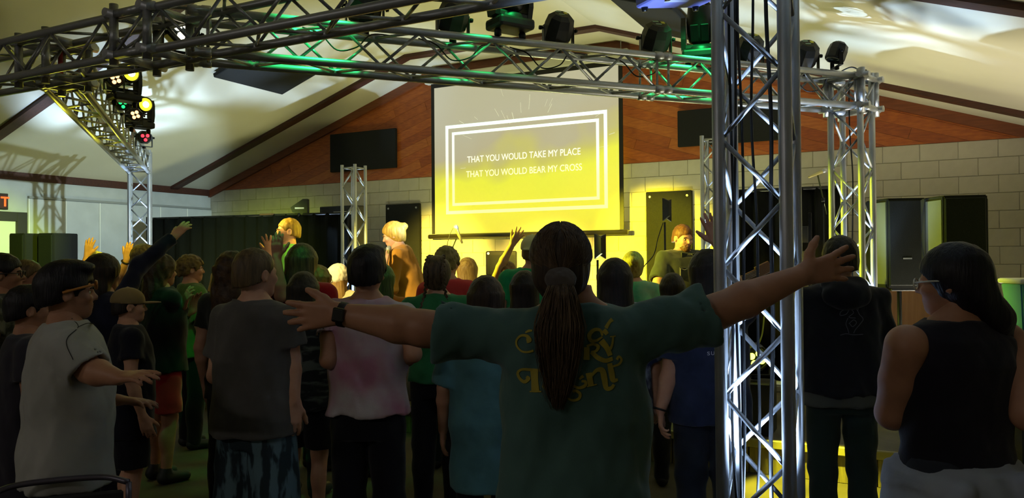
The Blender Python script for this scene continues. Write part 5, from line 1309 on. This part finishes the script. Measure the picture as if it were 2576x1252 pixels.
W14, *_ = person('boy with curly fair hair in a green T-shirt facing right', 482, 6.6, 640, face=48, turn=12, hair='curly', hairc=('#4a3c20', '#7a6636'), shirt_m=cloth('#4c6a34', '#43602e', key='olive_tee'), sleeve=.9, hem=.82, loose=.04, pants='#101116', eyes=True)
stroke_print('back_print', Wrap(W14), [([(484, 757), (508, 762)], [9, 9]), ([(484, 768), (506, 773)], [4, 4])], lambda x, y: (x, y), 5.9, mat('pale_print', '#a9b58f', .8), shirt_of(W14))
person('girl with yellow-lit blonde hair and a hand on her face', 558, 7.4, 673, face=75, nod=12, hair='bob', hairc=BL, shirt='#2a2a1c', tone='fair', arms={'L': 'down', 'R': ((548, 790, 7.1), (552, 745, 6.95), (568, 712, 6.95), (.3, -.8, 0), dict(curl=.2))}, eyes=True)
person('person with brown curly hair peeking out behind the tall boy', 588, 4.7, 632, face=15, hair='wavy', hairc=('#2a1c0f', '#4a3218'), shirt='#20221c')
person('person with a brown bowl haircut in a red shirt raising one arm', 762, 5.2, 613, face=10, hair='bob', hairc=('#2b2413', '#4a3f22'), shirt='#9c1420', tone='fair', sleeve=.7, arms={'L': ((708, 745, 5.1), (696, 645, 5.05), (697, 590, 5.0), NCAM, dict(thumb_side=(.888, .46, 0), spread=.08, curl=.2)), 'R': 'down'})
person('child with dark hair in a black and white camouflage T-shirt and dark trousers', 765, 4.65, 684, face=6, hair='bob', hairc=('#1a1712', '#2c261a'), shirt_m=cloth('#15181a', '#4d544f', key='bw_camo', nscale=12, stretch=(.6, .6, 2.2), contrast=(.5, .62)), sleeve=.75, hem=.80, loose=.03, pants='#0e0f16', leg='shorts', shoes='#8f8868')
person('child with red hair and glasses behind the bowl haircut', 803, 5.9, 667, face=30, hair='wavy', hairc=RD, shirt='#6d1c1c', glasses='#d9d6c9', eyes=True)
person('person in a cream beanie and pale hooded top', 852, 7.0, 666, face=8, hair='long', hairc=('#6a4a20', '#8a6a34'), shirt_m=cloth('#b8a67c', '#ab986e', key='cream_hoodie'), sleeve=1.9, loose=.04, build=1.1, cap=('beanie', '#d6c6a0'))
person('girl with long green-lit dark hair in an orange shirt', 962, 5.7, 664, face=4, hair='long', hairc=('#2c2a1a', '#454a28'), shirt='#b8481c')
person('boy with curly fair hair and glasses in a red T-shirt', 1126, 5.9, 619, face=14, turn=8, hair='curly', hairc=('#6d6238', '#938656'), shirt='#b83a3c', tone='fair', glasses='#2a1c14', sleeve=.8, loose=.03)
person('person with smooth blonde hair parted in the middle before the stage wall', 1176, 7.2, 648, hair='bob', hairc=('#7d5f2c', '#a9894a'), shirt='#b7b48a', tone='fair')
person('person with a brown bun in a cream sleeve raising one arm below the screen', 1276, 6.7, 655, face=10, hair='bun', hairc=('#5a3f1c', '#7d5a2a'), shirt='#c9c494', tone='fair', sleeve=.5, arms={'L': ((1258, 672, 6.6), (1290, 612, 6.55), (1312, 578, 6.5), NCAM, dict(thumb_side=(-.888, -.46, 0), spread=.35, curl=.1)), 'R': 'down'})
W30, *_ = person('man in a backwards pale cap and green T-shirt in front of the stage', 1340, 6.0, 590, face=6, hair='cap_under', hairc=('#4a3a1e', '#6a552e'), shirt_m=cloth('#1f9a63', '#1b8a58', key='bright_green_tee'), cap=('cap_back', ('#cfd09a', '#c2c38e')), tone='fair', loose=.03, build=1.08)
person('woman with blonde pinned-up hair in a pale green top near the bass player', 1592, 6.2, 630, face=6, hair='bun', hairc=('#80682c', '#b39a50'), shirt_m=cloth('#9fb093', '#4a9a76', key='pale_green_top', nscale=4), tone='fair')
person('child with dark hair standing just below the bass player', 1690, 5.4, 687, face=4, hair='bob', hairc=('#1a150c', '#2e2614'), shirt='#23241c')
# ---------------- performers on the stage
SH_ = SH
W34, J34, H34, s34 = person('bass player with short hair and goatee in a dark snap-pocket shirt looking down', 1716, 7.2, 565, face=156, turn=2, nod=12, base=SH_, hair='crop', hairc=('#5a3a1c', '#7a5228'), tone='fair', shirt_m=cloth('#33372c', '#2b2f26', key='dark_shirt'), sleeve=.85, hem=.82, loose=.035, build=1.3, eyes=True, beard=('#4a2f18', '#5f3f20'), hscale=1.08, vox=.009,
  arms={'R': ((1655, 712, 7.0), (1672, 768, 6.85), (1690, 790, 6.85), (-.2, -.8, 0), dict(curl=.8)), 'L': ((1790, 712, 7.0), (1762, 745, 6.8), (1745, 745, 6.78), (.2, -.8, .3), dict(curl=1.0))})
for sx in (-1, 1):
    o = box('chest_pocket', (sx * .1 - .05, .152, 1.2 * s34), (sx * .1 + .05, .168, 1.31 * s34), MATS['cloth_dark_shirt'], W34, .004); tube('pocket_stitch', [(sx * .1 - .045, .17, 1.2 * s34), (sx * .1 - .045, .17, 1.3 * s34), (sx * .1, .17, 1.285 * s34), (sx * .1 + .045, .17, 1.3 * s34), (sx * .1 + .045, .17, 1.2 * s34)], .0025, mat('stitch', '#a9a88f', .7), W34, per=1)
for sx in (-1, 1): prism('collar_flap', [(sx * .02, 1.44 * s34), (sx * .09, 1.45 * s34), (sx * .085, 1.37 * s34)], .012, MATS['cloth_dark_shirt'], W34).location = (0, .105, 0)
bg = empty('bass_guitar', at(1742, 765, 6.72)); bg.rotation_euler = (0, rad(-24), YAW + rad(4)); tag(bg, 'bass guitar slung on the bass player', 'guitar')
F = Field((-.3, -.05, -.22), (.3, .05, .22), .008)
F.ell((-.1, 0, 0), (.15, .028, .16), 0); F.ell((.08, 0, .02), (.13, .028, .13), .05); F.ell((.2, 0, .12), (.05, .024, .04), .05); F.ell((.18, 0, -.1), (.05, .024, .04), .05); F.ell((.27, 0, .02), (.07, .05, .05), .02, 'sub')
V, Q = F.mesh(); link('guitar_body', np_mesh('guitar_body', [(V, Q, None)]), mat('guitar_cream', '#c9bd93', .3), bg)
box('guitar_neck', (.15, -.036, -.01), (.62, -.018, .05), mat('rosewood', '#4a2a18', .5), bg, .004); box('headstock', (.62, -.036, -.03), (.76, -.02, .07), mat('rosewood', '#4a2a18', .5), bg, .006)
box('pick_guard', (-.08, -.034, -.06), (.16, -.029, .05), BLK, bg, .003)
for k in range(4): tube('string', [(-.12, -.04, .002 + k * .012), (.64, -.04, .002 + k * .012)], .0012, ALU, bg, per=1, n=4)
tube('strap', [W34.matrix_world @ Vector(p_) for p_ in ((-.11, .165, 1.02 * s34), (-.13, .18, 1.2 * s34), (-.13, .12, 1.42 * s34), (-.1, -.1, 1.4 * s34), (.05, -.2, 1.15 * s34))], .018, mat('brown_strap', '#2a1a10', .6))
st_ = bpy.data.objects['strap']; st_.parent = bg; st_.matrix_parent_inverse = (Matrix.Translation(bg.location) @ bg.rotation_euler.to_matrix().to_4x4()).inverted()
W23, J23, *_ = person('singer in a tan jacket with a blonde bun leaning left on the stage', 1034, 7.4, 590, face=-88, base=SH_, lean=15, nod=4, turn=-4, hair='bun', hairc=('#8a6a26', '#b08c3c'), tone='fair', shirt_m=cloth('#b07a2c', '#a47026', key='tan_jacket'), sleeve=1.9, loose=.05, eyes=True, build=1.05, height=1.72,
  arms={'L': ((985, 725, 7.1), (966, 668, 6.98), (968, 640, 6.98), NCAM, dict(curl=1.0)), 'R': ((1010, 735, 7.5), (975, 690, 7.45), (965, 665, 7.4), NCAM, dict(curl=1.0))})
microphone(at(968, 660, 7.05), at(976, 632, 7.15) - at(968, 660, 7.05), 'microphone held to the mouth of the singer in the tan jacket')
W40, J40, *_ = person('man in a bright green shirt facing left on the stage with one hand raised', 724, 7.5, 596, face=-112, base=SH_, hair='crop', hairc=('#6a5220', '#8a6f30'), tone='fair', shirt_m=cloth('#5fae3c', '#56a036', key='lime_shirt'), sleeve=.7, eyes=True, loose=.03, hscale=1.05, height=1.74,
  arms={'R': ((690, 690, 7.3), (680, 640, 7.2), (675, 590, 7.15), NCAM, dict(thumb_side=(-.888, -.46, 0), spread=.4, curl=.05, thumb=.7, hs=1.1)), 'L': 'front'})
tube('shoulder_strap', [(-.12, .1, 1.1), (-.08, .15, 1.25), (-.02, .13, 1.38), (.05, .0, 1.47)], .016, mat('dark_strap', '#12160e', .6), W40)
wb_ = tube('wristband', [(.035 * math.cos(a), .035 * math.sin(a), 0) for a in np.linspace(0, 6.283, 13)], .008, mat('green_band', '#1c5a2a', .5), W40, per=1)
wb_.matrix_local = Matrix.Translation(J40['R'][2].lerp(J40['R'][1], .1)) @ (J40['R'][2] - J40['R'][1]).to_track_quat('Z', 'Y').to_matrix().to_4x4()
